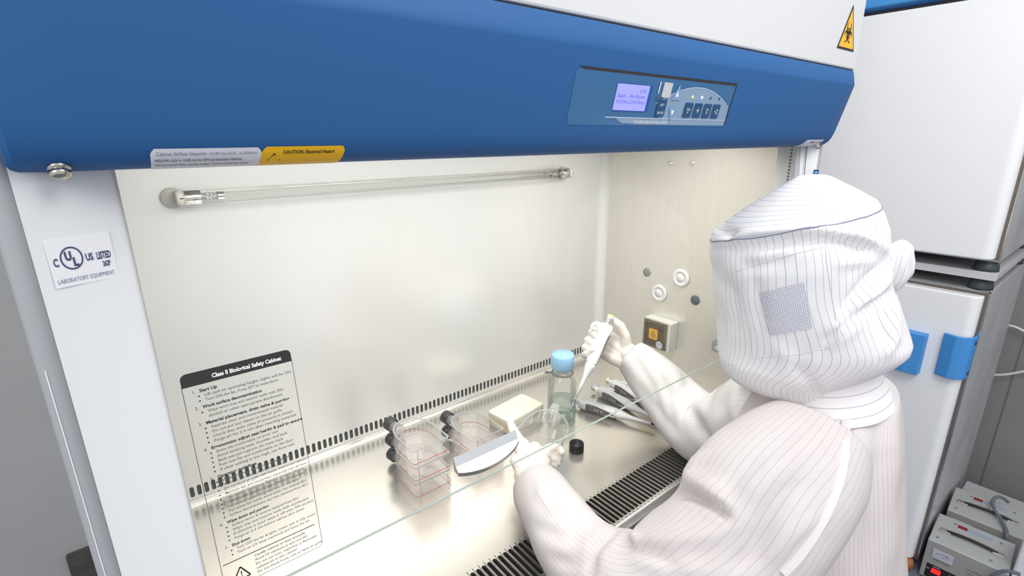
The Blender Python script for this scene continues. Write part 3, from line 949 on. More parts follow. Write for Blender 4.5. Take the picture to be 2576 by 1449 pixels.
# ================================================================== GERMICIDAL LAMP on the back wall
lampz = 1.5085; lampy = YB - .034
pl_, pr_ = hit(440, 494, 1, lampy), hit(1434, 437, 1, lampy)
lamp = thing('ultraviolet_lamp', ((pl_[0] + pr_[0]) / 2, lampy, pl_[2]), 'clear germicidal tube lamp mounted across the cabinet back wall', 'lamp')
zl = (pl_[2] + pr_[2]) / 2
xl_, xr_ = pl_[0], pr_[0]
MB().lathe([(.0127, 0), (.0127, xr_ - xl_ - .075)], (xl_ + .038, lampy, zl), (1, 0, 0), 28, caps=False).build('glass_tube', 'tube_glass', lamp)
for sgn, xe in ((1, xl_), (-1, xr_)):
    MB().lathe([(.0105, .010), (.0130, .011), (.0130, .036), (.0122, .038)], (xe, lampy, zl), (sgn, 0, 0), 28, caps=False).build('end_cap', 'chrome', lamp)
    q = MB()
    q.lathe([(.0005, -.0005), (.012, -.0005), (.0145, .001), (.0145, .011), (.0005, .011)], (xe, lampy, zl), (sgn, 0, 0), 28, caps=False)
    q.box((xe - .0 if sgn > 0 else xe - .010, lampy, zl - .010), (xe + .010 if sgn > 0 else xe, YB - .001, zl + .010))
    so = q.build('lamp_socket', 'outlet_white', lamp)
    q = MB().lathe([(.0006, 0), (.0165, 0), (.0178, .002), (.0178, .006), (.0006, .009)], (xe - sgn * .002, YB - .0095, zl - .002), (0, 1, 0), 24, caps=False)
    q.build('socket_base', 'socket_ivory', lamp)
    q = MB()
    fr_ = frame((xe + sgn * .006, lampy - .0147, zl), (1, 0, 0), (0, 0, 1))
    poly2(q, [(-.001, -.0009), (.0045, -.0009), (.0045, .0009), (-.001, .0009)], fr_, 0)
    q.build('socket_slot', 'ink', so)
    q = MB()
    for k in range(4):
        x = xe + sgn * (.044 + k * .006)
        q.tube([(x, lampy - .004, zl - .006), (x + .004, lampy - .002, zl), (x + .001, lampy, zl + .006)], .0007, 6)
    q.tube([(xe + sgn * .036, lampy, zl + .004), (xe + sgn * .066, lampy, zl + .004)], .0008, 6); q.tube([(xe + sgn * .036, lampy, zl - .004), (xe + sgn * .066, lampy, zl - .004)], .0008, 6)
    q.lathe([(.0075, .064), (.0075, .074)], (xe, lampy, zl), (sgn, 0, 0), 20, caps=False)
    q.build('filament', 'chrome', lamp)

# ================================================================== POWER OUTLET on the right wall
fo = frame((XR - .001, .8205, 1.0535), (0, -1, 0), (0, 0, 1))
out = thing('power_outlet', (XR - .001, .8205, 1.0535), 'ivory box outlet with smoked flap and yellow warning sticker', 'power outlet')


def obox2(mb, x0_, y0_, x1_, y1_, d0, d1, mi=0, r=.003):
    pts = rrect(x0_, y0_, x1_, y1_, r, 3); n_ = len(pts)
    vs = [fo(*p, d0) for p in pts] + [fo(*p, d1) for p in pts]
    mb.add(vs, [tuple(range(n_)), tuple(range(n_, 2 * n_))] + [(i, (i + 1) % n_, n_ + (i + 1) % n_, n_ + i) for i in range(n_)], mi=mi)


b = MB(); obox2(b, -.046, -.044, .046, .044, 0, .036); b.build('outlet_box', 'outlet_white', out)
b = MB()
for (x0_, y0_, x1_, y1_) in ((-.042, -.040, .036, -.033), (-.042, .033, .036, .040), (-.042, -.033, -.035, .033), (.029, -.033, .036, .033)):
    obox2(b, x0_, y0_, x1_, y1_, .036, .042, 0, .0005)
obox2(b, -.035, -.033, .029, .033, .036, .0365, 1, .0005)
fl = b.build('outlet_flap', ['smoke_dark', 'cream'], out)
b = MB(); obox2(b, -.036, -.034, .030, .034, .0405, .0412, 0, .0005); b.build('flap_window', 'smoke', fl)
b = MB(); obox2(b, -.022, -.016, .008, .016, .0415, .0418, 0, .003); st = b.build('warning_sticker', 'yellow', out)
fo2 = lambda x, y: fo(x, y, .0422)
b = MB()
for (a, c) in (((-.015, -.004), (-.007, .010)), ((-.007, .010), (.001, -.004)), ((.001, -.004), (-.015, -.004))):
    a, c = np.array(a), np.array(c); d = (c - a) / np.linalg.norm(c - a); nn = np.array((-d[1], d[0])) * .0007
    poly2(b, [tuple(a - nn), tuple(c - nn), tuple(c + nn), tuple(a + nn)], fo2)
write(b, '!', -.007, -.002, .008, fo2, .0018, align='c'); write(b, 'WARNING', -.007, -.011, .0035, fo2, .018, align='c')
b.build('sticker_print', 'ink', st)
b = MB(); poly2(b, [(.0165 + .0115 * math.cos(a), -.0275 + .0115 * math.sin(a)) for a in np.linspace(0, 2 * PI, 24, endpoint=False)], lambda x, y: fo(x, y, .0424))
qc = b.build('check_sticker', 'sticker', out)
b = MB(); write(b, 'QC', .0165, -.0285, .007, lambda x, y: fo(x, y, .0428), .013, align='c'); b.build('sticker_print', 'ink_lav', qc)
b = MB(); arc_band(b, .012, .020, .002, .005, 0, 2 * PI, lambda x, y: fo(x, y, .0395), 12); arc_band(b, .020, .018, .002, .0045, 0, 2 * PI, lambda x, y: fo(x, y, .0395), 12)
b.build('outlet_socket', 'grey_ring', out)

# ================================================================== CULTURE FLASKS


def flask_outline(inset=0.0):
    w = .0427 - inset; y1 = .062; ytop = .122 - inset
    pts = [(-w + .004, 0 + inset), (w - .004, 0 + inset), (w, .004 + inset)]
    for a in np.linspace(0, PI, 25):
        sx, sy = math.cos(a), math.sin(a)
        sx = math.copysign(abs(sx) ** .82, sx); sy = abs(sy) ** .9
        pts.append((w * sx, y1 + (ytop - y1) * sy))
    pts += [(-w, .004 + inset)]
    return pts


def make_flask(held=False):
    root = thing('culture_flask', (0, 0, 0), 'x', 'flask', 'clear T-shaped culture flasks with black caps')
    hz = .0385
    q = MB(); O_ = flask_outline(); n_ = len(O_)
    lv = [(.0, .0012), (.002, 0), (hz - .003, 0), (hz - .001, .001)]
    P = [[(x * (1 - e / .0427), y, z) for x, y in O_] for z, e in lv]
    q.grid(P, wrap=True, smooth=False, cap0=True, cap1=True)
    for sx in (-.033, .033):
        q.box((sx - .0006, -.0008, .002), (sx + .0006, .0006, hz - .002), mi=1)
    # raised rims top and bottom
    for z in (.0016, hz - .0022):
        I_ = flask_outline(.0022)
        Pq = [[(x * 1.012, y * 1.004, z - .001) for x, y in O_], [(x * 1.012, y * 1.004, z + .0012) for x, y in O_], [(x, y, z + .0012) for x, y in I_], [(x, y, z - .001) for x, y in I_]]
        q.grid(Pq + [Pq[0]], wrap=True, smooth=False, mi=1 if z > .01 else 0)
    body = q.build('flask_body', ['flask', 'flask_rim'], root, local=True)
    # canted neck
    na = np.array((-.22, .95, .10)); na /= np.linalg.norm(na); n0 = np.array((-.012, .117, .0190))
    q = MB(); q.lathe([(.0135, 0), (.0112, .010), (.0105, .024), (.0105, .036)], n0, na, 24, caps=False)
    for t in (.022, .027, .032):
        q.lathe([(.0105, t - .001), (.0118, t), (.0105, t + .001)], n0, na, 24, caps=False)
    q.build('flask_neck', 'flask_rim', root, local=True)
    if not held:
        q = MB(); q.lathe([(.0135, .020), (.0150, .0205), (.0150, .0385), (.0142, .0400), (.0005, .0402)], n0, na, 48, caps=False, flute=lambda a: 1 + .012 * math.cos(24 * a))
        q.build('screw_lid', 'black', root, local=True)
    if not held:
        q = MB(); I_ = flask_outline(.0016)
        q.add([(x, y, .0080) for x, y in I_], [tuple(range(len(I_)))], mi=0)
        Q = [[(x * s_, y * 1.0 - .0004 * (1 if y < .01 else 0), z) for x, y in flask_outline(.0)] for s_, z in ((1.006, .0069), (1.006, .0084))]
        k0 = [i for i in range(len(Q[0])) if Q[0][i][1] < .075 and (Q[0][i][1] < .01 or Q[0][i][0] < 0 or True)]
        q.grid(Q, wrap=True, smooth=False, mi=1)
        q.build('culture_medium', ['medium', 'red_line'], root, local=True)
        fr_ = frame((-.030, -.0006, 0), (1, 0, 0), (0, 0, 1))
        q = MB(); write(q, '75cm2', .012, .026, .0034, fr_, .012); write(q, '70%', -.0008, .012, .0030, fr_, .007)
        q.build('embossed_print', 'ink_grey', root, local=True)
    else:
        fr_ = frame((.0431, .02, 0), (0, 1, 0), (0, 0, 1))
    return root


F0 = make_flask()
fl_specs = [((.4305, .8015, W + .0005), .012, 'bottom flask of the left stack of three, standing on the tray'),
            ((.4300, .8010, W + .0395), .010, 'middle flask of the left stack of three'),
            ((.4295, .8015, W + .0785), .014, 'top flask of the left stack of three, bright glare on its upper face'),
            ((.5752, .8030, W + .0005), .012, 'lower flask of the stack of two behind the sash grip'),
            ((.5748, .8030, W + .0395), .012, 'upper flask of the stack of two behind the sash grip')]
for i, (loc, rz, lb) in enumerate(fl_specs):
    o = F0 if i == 0 else copy_tree(F0)
    o.location = loc; o.rotation_euler = (0, 0, rz); o['label'] = lb
FH = make_flask(True)
hx, hy = np.array((.94, .34)), None
axv = np.array((.93, .32, .06)); axv /= np.linalg.norm(axv)
zup = np.array((-.30, -.38, .87)); zup -= axv * (zup @ axv); zup /= np.linalg.norm(zup)
xax = np.cross(axv, zup)
cen = at(1368, 1092, 1.105)
org = cen - axv * .066 * 1.06 - zup * .019
FH.matrix_world = Matrix(((xax[0] * 1.06, axv[0] * 1.06, zup[0] * 1.06, org[0]), (xax[1] * 1.06, axv[1] * 1.06, zup[1] * 1.06, org[1]), (xax[2] * 1.06, axv[2] * 1.06, zup[2] * 1.06, org[2]), (0, 0, 0, 1)))
FH['label'] = 'open capless culture flask held in the gloved left hand'

# ================================================================== BLACK SCREW CAP, CREAM BOX, BOTTLE
c = hit(1450, 1134, 2, W)
cap = thing('screw_cap', (c[0], c[1], W), 'single black ribbed screw cap lying open end up on the tray', 'cap')
q = MB(); q.lathe([(.0005, .0004), (.0160, .0004), (.0166, .0012), (.0166, .0215), (.0155, .0222), (.0142, .0215), (.0138, .006), (.0005, .006)], (c[0], c[1], W), (0, 0, 1), 60, caps=False, flute=None)
q.build('cap_shell', 'black', cap)
q = MB()
for k in range(40):
    a = 2 * PI * k / 40; d = np.array((math.cos(a), math.sin(a), 0)); t = np.array((-math.sin(a), math.cos(a), 0))
    q.obox(np.array((c[0], c[1], W + .011)) + d * .0167, t, d, (0, 0, 1), .0006, .0004, .0095)
q.build('grip_ribs', 'black', cap)
q = MB(); q.lathe([(.0060, .0062), (.0060, .0085), (.0048, .0085), (.0048, .0062)], (c[0], c[1], W), (0, 0, 1), 24, caps=False); q.build('inner_ring', 'grey_ring', cap)

bx = [hit(u, v, 2, W + .040)[:2] for u, v in ((1223.5, 1036), (1307.7, 991), (1376, 1012), (1283, 1062))]
bc = sum(np.array(p) for p in bx) / 4
e1 = (np.array(bx[1]) - bx[0] + np.array(bx[2]) - bx[3]) / 2; e2 = (np.array(bx[0]) - bx[3] + np.array(bx[1]) - bx[2]) / 2
L1, L2 = np.linalg.norm(e1), np.linalg.norm(e2); ang = math.atan2(e1[1], e1[0])
box = thing('plastic_box', (bc[0], bc[1], W), 'cream translucent plastic box with rounded corners between flasks and bottle', 'box')
box.rotation_euler = (0, 0, ang)
q = MB(); pts = rrect(-L1 / 2, -L2 / 2, L1 / 2, L2 / 2, .008); n_ = len(pts)
P = [[(x * s_, y * s_, z) for x, y in pts] for z, s_ in ((.0005, .95), (.002, .97), (.024, .985), (.0245, .96))]
q.grid(P, wrap=True, smooth=False, cap0=True, cap1=True); q.build('box_base', 'cream', box, local=True)
q = MB()
P = [[(x * s_, y * s_, z) for x, y in pts] for z, s_ in ((.0225, 1.0), (.036, .99), (.0395, .975), (.0405, .95))]
q.grid(P, wrap=True, smooth=False, cap1=True); q.build('box_lid', 'cream', box, local=True, bevel=.0)
q = MB(); fr_ = frame((-L1 / 2 - .0004, 0, 0), (0, -1, 0), (0, 0, 1)); poly2(q, rrect(-L2 * .36, .008, L2 * .40, .030, .003), fr_)
q.build('label_card', 'cream_dark', box, local=True)

bp = hit(1412, 1050, 2, W)
bot = thing('media_bottle', (bp[0], bp[1], W), 'glass reagent bottle with blue screw cap and pale green liquid', 'bottle')
o3 = (bp[0], bp[1], W)
q = MB()
q.lathe([(.0005, .0012), (.030, .0012), (.0345, .003), (.0372, .008), (.0372, .098), (.0362, .108), (.0320, .117), (.0255, .1235), (.0225, .128), (.0218, .134), (.0240, .137), (.0240, .141), (.0215, .143), (.0205, .150)], o3, seg=48, caps=False)
q.build('bottle_glass', 'bottle', bot)
q = MB(); q.lathe([(.0005, .0005), (.031, .0005), (.0365, .004), (.0375, .010), (.0360, .012), (.033, .0035), (.0005, .003)], o3, seg=48, caps=False)
q.build('bottle_foot', 'bottle_edge', bot)
q = MB(); q.lathe([(.0215, .1425), (.0240, .1425), (.0245, .1395), (.0240, .1365), (.0225, .1355)], o3, seg=40, caps=False); q.build('bottle_lip', 'bottle_edge', bot)
q = MB(); q.lathe([(.0005, .004), (.031, .004), (.0355, .009), (.0362, .056), (.0005, .056)], o3, seg=48, caps=False)
q.build('green_liquid', 'liquid', bot)
q = MB(); q.lathe([(.0205, .1445), (.0275, .1450), (.0290, .1480), (.0290, .1760), (.0282, .1790), (.0262, .1840), (.0005, .1846)], o3, seg=96, caps=False, flute=lambda a: 1 + .018 * abs(math.cos(9 * a)))
q.build('bottle_cap', 'cap_blue', bot)
q = MB(); q.lathe([(.0245, .1300), (.0268, .1285), (.0285, .1300), (.0285, .1330), (.0265, .1340), (.0245, .1330), (.0245, .1300)], o3, seg=40, caps=False)
lv = np.array((-.78, .6256, 0)); lv /= np.linalg.norm(lv)
cc_ = np.array(o3) + lv * .034 + np.array((0, 0, .1312)); q.obox(cc_, lv, np.cross((0, 0, 1), lv), (0, 0, 1), .008, .0042, .0014)
q.lathe([(.0042, -.0014), (.0042, .0014)], cc_ + lv * .008, (0, 0, 1), 16)
q.build('drip_ring', 'grey_ring', bot)
# white graduation marks on the side facing the lens
q = MB()
for z, wd in ((.020, .010), (.030, .012), (.040, .010), (.050, .012)):
    a0 = 2.55 + 1.4
    P = [[(bp[0] + .0374 * math.cos(a), bp[1] + .0374 * math.sin(a), W + zz) for zz in (z, z + .0009)] for a in np.linspace(a0, a0 + wd / .037, 6)]
    q.grid(P, smooth=False)
q.build('graduation_marks', 'white_ink', bot)

# ================================================================== PIPETTES  (local z runs from the tip to the push button, +x is the finger hook side)


def make_pipette(button, digits, tipcol, name_group=True):
    root = thing('pipette', (0, 0, 0), 'x', 'pipette', 'white single-channel pipettes')
    q = MB(); q.lathe([(.0004, 0), (.0022, .0005), (.0028, .012)], (0, 0, 0), seg=20, caps=False); q.build('tip_cone', tipcol, root, local=True)
    q = MB(); q.lathe([(.0031, .012), (.0046, .050), (.0064, .068), (.0108, .086), (.0128, .096), (.0130, .106)], (0, 0, 0), seg=28, caps=True); q.build('nozzle', 'pip_white', root, local=True)
    # hand grip: rounded rectangular sections
    secs = [(.106, .0005, .0138, .0122), (.112, .0005, .0142, .0126), (.150, .001, .0146, .0132), (.180, .002, .0158, .0140), (.195, .003, .0172, .0142), (.204, .004, .0172, .0136), (.209, .004, .0140, .0118), (.2105, .004, .0090, .0080)]
    S = cat(secs, 26); P = []
    for z, cx_, a_, b_ in S:
        row = []
        for k in range(32):
            t = 2 * PI * k / 32; e = .72
            row.append((cx_ + a_ * math.copysign(abs(math.cos(t)) ** e, math.cos(t)), b_ * math.copysign(abs(math.sin(t)) ** e, math.sin(t)), z))
        P.append(row)
    q = MB(); q.grid(P, wrap=True, cap0=True, cap1=True); q.build('hand_grip', 'pip_white', root, local=True)
    # finger hook
    hk = cat([(.014, 0, .192, .0085), (.024, 0, .200, .0075), (.032, 0, .199, .0062), (.036, 0, .192, .0048), (.0365, 0, .186, .0035)], 14)
    q = MB(); q.capsule([h[:3] for h in hk], [h[3] for h in hk], 14); q.build('finger_hook', 'pip_white', root, local=True)
    # dark volume window with digits, facing -x
    def win(y, z, d=0.0):
        a_ = np.interp(z, [s_[0] for s_ in S], [s_[2] for s_ in S]); cx_ = np.interp(z, [s_[0] for s_ in S], [s_[1] for s_ in S]); b_ = np.interp(z, [s_[0] for s_ in S], [s_[3] for s_ in S])
        c_ = max(0.0, 1 - (abs(y) / b_) ** (2 / .72)) ** (.72 / 2)
        return (cx_ - a_ * c_ - .0005 - d, y, z)
    P = []
    for i in range(21):
        t = i / 20; z = .108 + .078 * t; hw_ = .0100 * min(1, .12 + 1.15 * t ** .7) * (1 if t < .97 else .92)
        P.append([win(y, z) for y in np.linspace(-hw_, hw_, 9)])
    q = MB(); q.grid(P); wn = q.build('volume_window', 'pip_window', root, local=True)
    q = MB()
    g = lambda x, y: win(y, .160 - x, .0005)
    write(q, digits, -.004, -.003, .0060, g, .027); q.add([g(-.012, -.005), g(-.0112, -.005), g(-.0112, .004), g(-.012, .004)], [(0, 1, 2, 3)])
    q.build('window_digits', 'white_ink', wn, local=True)
    fr_ = frame((.001, .01385, .150), (0, 0, -1), (1, 0, 0))
    q = MB(); fr2 = lambda x, y: (fr_(x, y)[0], -.01345, fr_(x, y)[2])
    write(q, 'CALIBRATED', -.012, .002, .0022, fr2, .020, mi=0); write(q, 'DIN EN ISO 8655', -.012, -.002, .0018, fr2, .018, mi=1)
    q.build('grip_print', ['green_ink', 'ink_grey'], root, local=True)
    q = MB(); q.lathe([(.0066, .209), (.0066, .2255)], (.004, 0, 0), seg=24, caps=False); q.build('plunger', 'chrome', root, local=True)
    q = MB(); q.lathe([(.0072, .2250), (.0086, .2256), (.0086, .2330), (.0078, .2345), (.0005, .2352)], (.004, 0, 0), seg=28, caps=False)
    q.build('push_button', 'pip_white', root, local=True)
    q = MB(); q.lathe([(.0088, .2312), (.0089, .2325), (.0080, .2356), (.0005, .2362)], (.004, 0, 0), seg=28, caps=False)
    q.build('button_ring', button, root, local=True)
    return root


def orient(o, base, top, xhint):
    z = np.array(top) - base; Lz = np.linalg.norm(z); z /= Lz
    x = np.array(xhint, float); x -= z * (x @ z); x /= np.linalg.norm(x); y = np.cross(z, x)
    o.matrix_world = Matrix(((x[0], y[0], z[0], base[0]), (x[1], y[1], z[1], base[1]), (x[2], y[2], z[2], base[2]), (0, 0, 0, 1)))


lay = lambda u, v, z=.0150: hit(u, v, 2, W + z)
specs = [((1650, 1069), (1462, 1015), 'btn_blue', '30.0', 'black', 'white pipette resting on the tray nearest the sash edge, black tip end'),
         ((1664, 1059), (1494, 977), 'btn_blue', '1000', 'pip_white', 'white pipette with a pale blue button ring, second from the front on the tray'),
         ((1683, 1043), (1524, 956), 'btn_yellow', '200', 'pip_white', 'white pipette with a yellow button ring lying partly under the far sleeve')]
for (t0, t1, btn, dg_, tc_, lb) in specs:
    o = make_pipette(btn, dg_, tc_)
    a = lay(*t0, z=.0165); c_ = lay(*t1, z=.0165); d = (c_ - a) / np.linalg.norm(c_ - a)
    if t1[0] == 1462: a = lay(1650, 1069, .0165)
    orient(o, a, a + d * .235, (-.45, .28, .80) if False else (.55, .30, .78)); o['label'] = lb
    # hook side turned up and away, window towards the room
    orient(o, a, a + d * .235, np.cross(d, (0, 0, 1)) * 1.0 + np.array((0, 0, -.07)))
pa = at(1443, 1012, 1.240); pb_ = at(1537, 806, 1.268)
hp = make_pipette('btn_yellow', '20', 'alu')
orient(hp, pa, pb_, (-.60, .80, .05)); hp['label'] = 'white pipette gripped upright in the gloved right hand'
# disposable tip on the held pipette, reaching into the flask neck
d = (pb_ - pa) / np.linalg.norm(pb_ - pa)
te = at(1425, 1050, 1.205)
dt = te - pa
q = MB(); q.tube([pa + d * .010, pa, pa + dt * .35, pa + dt * .7, te], [.0036, .0034, .0027, .0018, .0008], 14, caps=False)
# express the tip in the pipette's own frame
inv = hp.matrix_world.inverted()
q.v = [tuple(inv @ Vector(p)) for p in q.v]
q.build('disposable_tip', 'tip', hp, local=True)

# ================================================================== INCUBATORS
FX = 2.21                                         # front edge of the incubator bodies


def incubator(name, label, z0, z1, dz0, dz1, handles):
    ya, yb = .2555, .985
    t = thing(name, (FX + .35, (ya + yb) / 2, z0), label, 'incubator', 'stacked lab incubators')
    b = MB(); b.box((FX, ya, z0), (FX + .70, yb, z1)); b.build('incubator_body', 'inc_side', t, bevel=.004)
    b = MB(); b.box((FX - .006, ya + .005, z0 + .01), (FX, yb - .005, z1 - .006)); b.build('door_gasket', 'gasket', t)
    b = MB(); b.box((FX - .003, ya - .0005, z0), (FX + .001, ya + .004, z1)); b.box((FX - .003, ya, z1 - .003), (FX + .001, yb, z1)); b.build('frame_strip', 'chrome', t)
    # door: broad box with generously rounded vertical edges
    d0, d1 = FX - .052, FX - .007
    pts = [(d1, ya + .011), (d1, yb - .011)] + [(d0 + .030 - .030 * math.sin(a), yb - .011 - .030 + .030 * math.cos(a)) for a in np.linspace(0, PI / 2, 8)] + [(d0 + .030 - .030 * math.cos(a), ya + .011 + .030 - .030 * math.sin(a)) for a in np.linspace(0, PI / 2, 8)]
    q = MB(); q.prism([(x, y, dz0) for x, y in pts], (0, 0, dz1 - dz0))
    dr = q.build('incubator_door', 'inc_white', t, bevel=.006, bseg=3)
    return t, dr, d0


low, ldoor, dx = incubator('incubator', 'lower white incubator with blue door handles, standing under the grey platform', .03, 1.1168, .050, 1.105, True)
# blue angular latch and wrap-round hinge grip on the lower door
q = MB()
ys = [(.4640, FX - .052), (.4560, FX - .083), (.4200, FX - .090), (.3770, FX - .086), (.3745, FX - .060), (.3760, FX - .052)]
q.prism([(x, y, .7985) for y, x in ys], (0, 0, .150)); q.build('door_latch', 'inc_blue', ldoor, bevel=.003)
q = MB()
yo = [(.3350, FX - .055), (.3345, FX - .066), (.3000, FX - .078), (.2780, FX - .072), (.2600, FX - .050), (.2545, FX - .018), (.2560, FX - .004)]
yi = [(.2640, FX - .006), (.2640, FX - .040), (.2800, FX - .060), (.3000, FX - .066), (.3300, FX - .053)]
q.prism([(x, y, .8150) for y, x in yo + yi], (0, 0, .152)); hg = q.build('door_handle', 'inc_blue', ldoor, bevel=.003)
q = MB()
for z in (.835, .945):
    q.obox((FX - .028, .2553, z), (1, 0, 0), (0, 1, 0), (0, 0, 1), .003, .0008, .007)
q.build('handle_screw', 'ink', hg)
fp = hit(2276, 1412, 2, .024)
ft0 = MB().lathe([(.0005, .0), (.018, .001), (.027, .012), (.029, .026), (.024, .042), (.010, .049), (.0005, .0495)], (fp[0], fp[1], 0), seg=28, caps=False).build('round_foot', 'wood', low); ft0['label'] = 'orange-brown round foot'
for y in (.33, .92):
    for x in (FX + .04, FX + .62):
        MB().lathe([(.022, .0), (.024, .004), (.020, .031)], (x, y, 0), seg=20).build('rubber_foot', 'rubber', low)
plat = thing('stacking_platform', (FX + .34, .6, 1.1555), 'grey flat platform on rubber feet between the two incubators', 'platform')
MB().box((FX - .012, .2510, 1.1560), (FX + .69, .985, 1.1815)).build('platform_slab', 'platform', plat, bevel=.002)
for y in (.2905, .94):
    for x in (FX + .036, FX + .60):
        MB().lathe([(.034, 0), (.033, .012), (.028, .0385)], (x, y, 1.1172), seg=28).build('rubber_foot', 'rubber', plat)
up, udoor, dx = incubator('incubator', 'upper white incubator on the grey platform, blue band above its door', 1.2150, 2.45, 1.2270, 2.004, False)
for y in (.288, .94):
    for x in (FX + .030, FX + .60):
        MB().lathe([(.034, 0), (.033, .012), (.028, .0335)], (x, y, 1.1818), seg=28).build('rubber_foot', 'rubber', up)
q = MB(); q.prism([(FX - .066, .256, 2.024), (FX - .010, .256, 2.018), (FX - .010, .256, 2.20), (FX - .066, .256, 2.20)], (0, .729, 0)); q.build('blue_fascia', 'inc_blue', up, bevel=.004)

# ================================================================== VOLTAGE STABILIZERS on the floor
sw_, sd_, sh_ = .220, .200, .170


def stabilizer(label, back):
    t = thing('voltage_stabilizer', (0, 0, 0), label, 'voltage stabilizer', 'grey voltage stabilizers on the floor')
    MB().box((0, -sw_ / 2, .006), (sd_, sw_ / 2, sh_)).build('case', 'stab', t, local=True, bevel=.003)
    q = MB(); q.box((-.002, -sw_ / 2 + .003, .008), (.0, sw_ / 2 - .003, sh_ - .003)); fr = q.build('front_panel', 'stab_front', t, local=True)
    ff = frame((-.0022, 0, 0), (0, -1, 0), (0, 0, 1))
    q = MB(); poly2(q, [(-.096, .012), (.09, .012), (.09, .072), (-.096, .072)], ff, 0); q.build('control_strip', 'black', fr, local=True)
    q = MB(); q.obox((-.004, .066, .050), (0, 1, 0), (1, 0, 0), (0, 0, 1), .0135, .004, .0085); q.build('power_switch', 'red_switch', fr, local=True, bevel=.001)
    f2 = frame((-.0030, 0, 0), (0, -1, 0), (0, 0, 1))
    q = MB()
    write(q, 'POWER', -.066, .064, .0050, f2, .020, align='c'); write(q, 'OFF', -.090, .048, .0050, f2, .010, align='c'); write(q, 'FUSE', -.022, .056, .0050, f2, .016, align='c')
    q.build('strip_lettering', 'white_ink', fr, local=True)
    q = MB(); q.box((-.005, .030, .104), (-.002, .089, .142)); mt = q.build('voltmeter', 'meter', fr, local=True, bevel=.001)
    fm = frame((-.0054, .0595, .110), (0, -1, 0), (0, 0, 1))
    q = MB(); arc_band(q, 0, 0, .022, .0228, .55, PI - .55, fm, 16)
    for k in range(7):
        a = .6 + k * (PI - 1.2) / 6
        q.add([fm(.0215 * math.cos(a), .0215 * math.sin(a)), fm(.026 * math.cos(a), .026 * math.sin(a)), fm(.026 * math.cos(a + .04), .026 * math.sin(a + .04))], [(0, 1, 2)])
    q.add([fm(.000, .000), fm(.0135, .0245), fm(.0125, .0250)], [(0, 1, 2)]); write(q, 'V', -.002, .008, .0055, fm)
    q.build('meter_scale', 'ink', mt, local=True)
    q = MB(); write(q, 'OUTPUT VOLTAGE', -.0595, .095, .0052, f2, .046, align='c'); write(q, 'AC AUTOMATIC', .040, .115, .0065, f2, .062, align='c', mi=1); write(q, 'VOLTAGE STABILIZER', .045, .100, .0065, f2, .075, align='c', mi=1)
    q.build('panel_lettering', ['ink', 'ink_grey'], fr, local=True)
    # carrying handle: black strap in two bright end clips
    q = MB(); q.tube(cat([(.085, .070, sh_ + .004), (.085, .055, sh_ + .009), (.085, 0, sh_ + .012), (.085, -.055, sh_ + .009), (.085, -.070, sh_ + .004)], 16), .0055, 10)
    hd_ = q.build('carry_handle', 'black', t, local=True)
    for s_ in (1, -1):
        q = MB(); q.box((.076, min(s_ * .058, s_ * .090), sh_), (.094, max(s_ * .058, s_ * .090), sh_ + .009)); q.build('handle_clip', 'chrome', hd_, local=True, bevel=.001)
    for x, y in ((.03, .088), (.03, -.06), (.165, .055), (.165, -.075)):
        MB().lathe([(.0045, 0), (.0045, .0015), (.0028, .0025), (.0018, .0012), (.0004, .0012)], (x, y, sh_), seg=14, caps=False).build('case_screw', 'screw_blue', t, local=True)
    q = MB(); q.box((.150, .020, sh_), (.170, .048, sh_ + .0006)); q.build('red_label', 'red_tag', t, local=True)
    q = MB(); q.box((.150, -.050, sh_), (.170, .019, sh_ + .0006)); q.build('blue_label', 'blue_tag', t, local=True)
    for x, y in ((.02, .09), (.02, -.09), (.18, .09), (.18, -.09)):
        MB().lathe([(.010, 0), (.010, .008)], (x, y, 0), seg=14).build('rubber_foot', 'rubber', t, local=True)
    return t


S1 = stabilizer('nearer grey voltage stabilizer with a lit red switch and small voltmeter', False)
S1.location = (2.176, .128, 0); S1.rotation_euler = (0, 0, math.radians(3))
S2 = copy_tree(S1); S2['label'] = 'farther grey voltage stabilizer against the wall with a grey cable across its top'
S2.location = (2.428, .124, 0); S2.rotation_euler = (0, 0, math.radians(4))
q = MB(); q.box((2.655, -.6, 0), (2.79, .235, .128)); tag(q.build('cable_duct', 'stab', None, bevel=.004), 'low grey duct along the wall behind the farther stabilizer', 'duct')


def pc(x, y, z):
    return hit(2176 + x / 5.015, 1160 + y / 5.015, 2, z)


pts = [pc(1800, 512, .18), pc(1745, 470, .20), pc(1680, 452, .215), pc(1625, 480, .21), pc(1608, 540, .2), pc(1640, 620, .199), pc(1715, 730, .188), pc(1768, 836, .184), pc(1780, 872, .182), hit(2176 + 1790 / 5.015, 1160 + 930 / 5.015, 0, 2.403), hit(2176 + 1783 / 5.015, 1160 + 1010 / 5.015, 0, 2.398)]
tag(MB().tube(cat(pts, 40), .0062, 10).build('power_cable', 'cable_grey'), 'looped grey power cable lying over the farther stabilizer', 'cable')
pts = [hit(2176 + x_ / 5.015, 1160 + y_ / 5.015, 0, 2.140) for x_, y_ in ((1560, 1490), (1640, 1432), (1720, 1394), (1800, 1390), (1880, 1404), (1960, 1430))]
q0 = np.array(pts[0]); pts = [(q0[0] - .10, q0[1] + .04, .0065), (q0[0] - .03, q0[1] + .045, .0075)] + pts
tag(MB().tube(cat(pts, 30), .0062, 10).build('power_cable', 'cable_grey'), 'short grey power cable in front of the nearer stabilizer', 'cable')
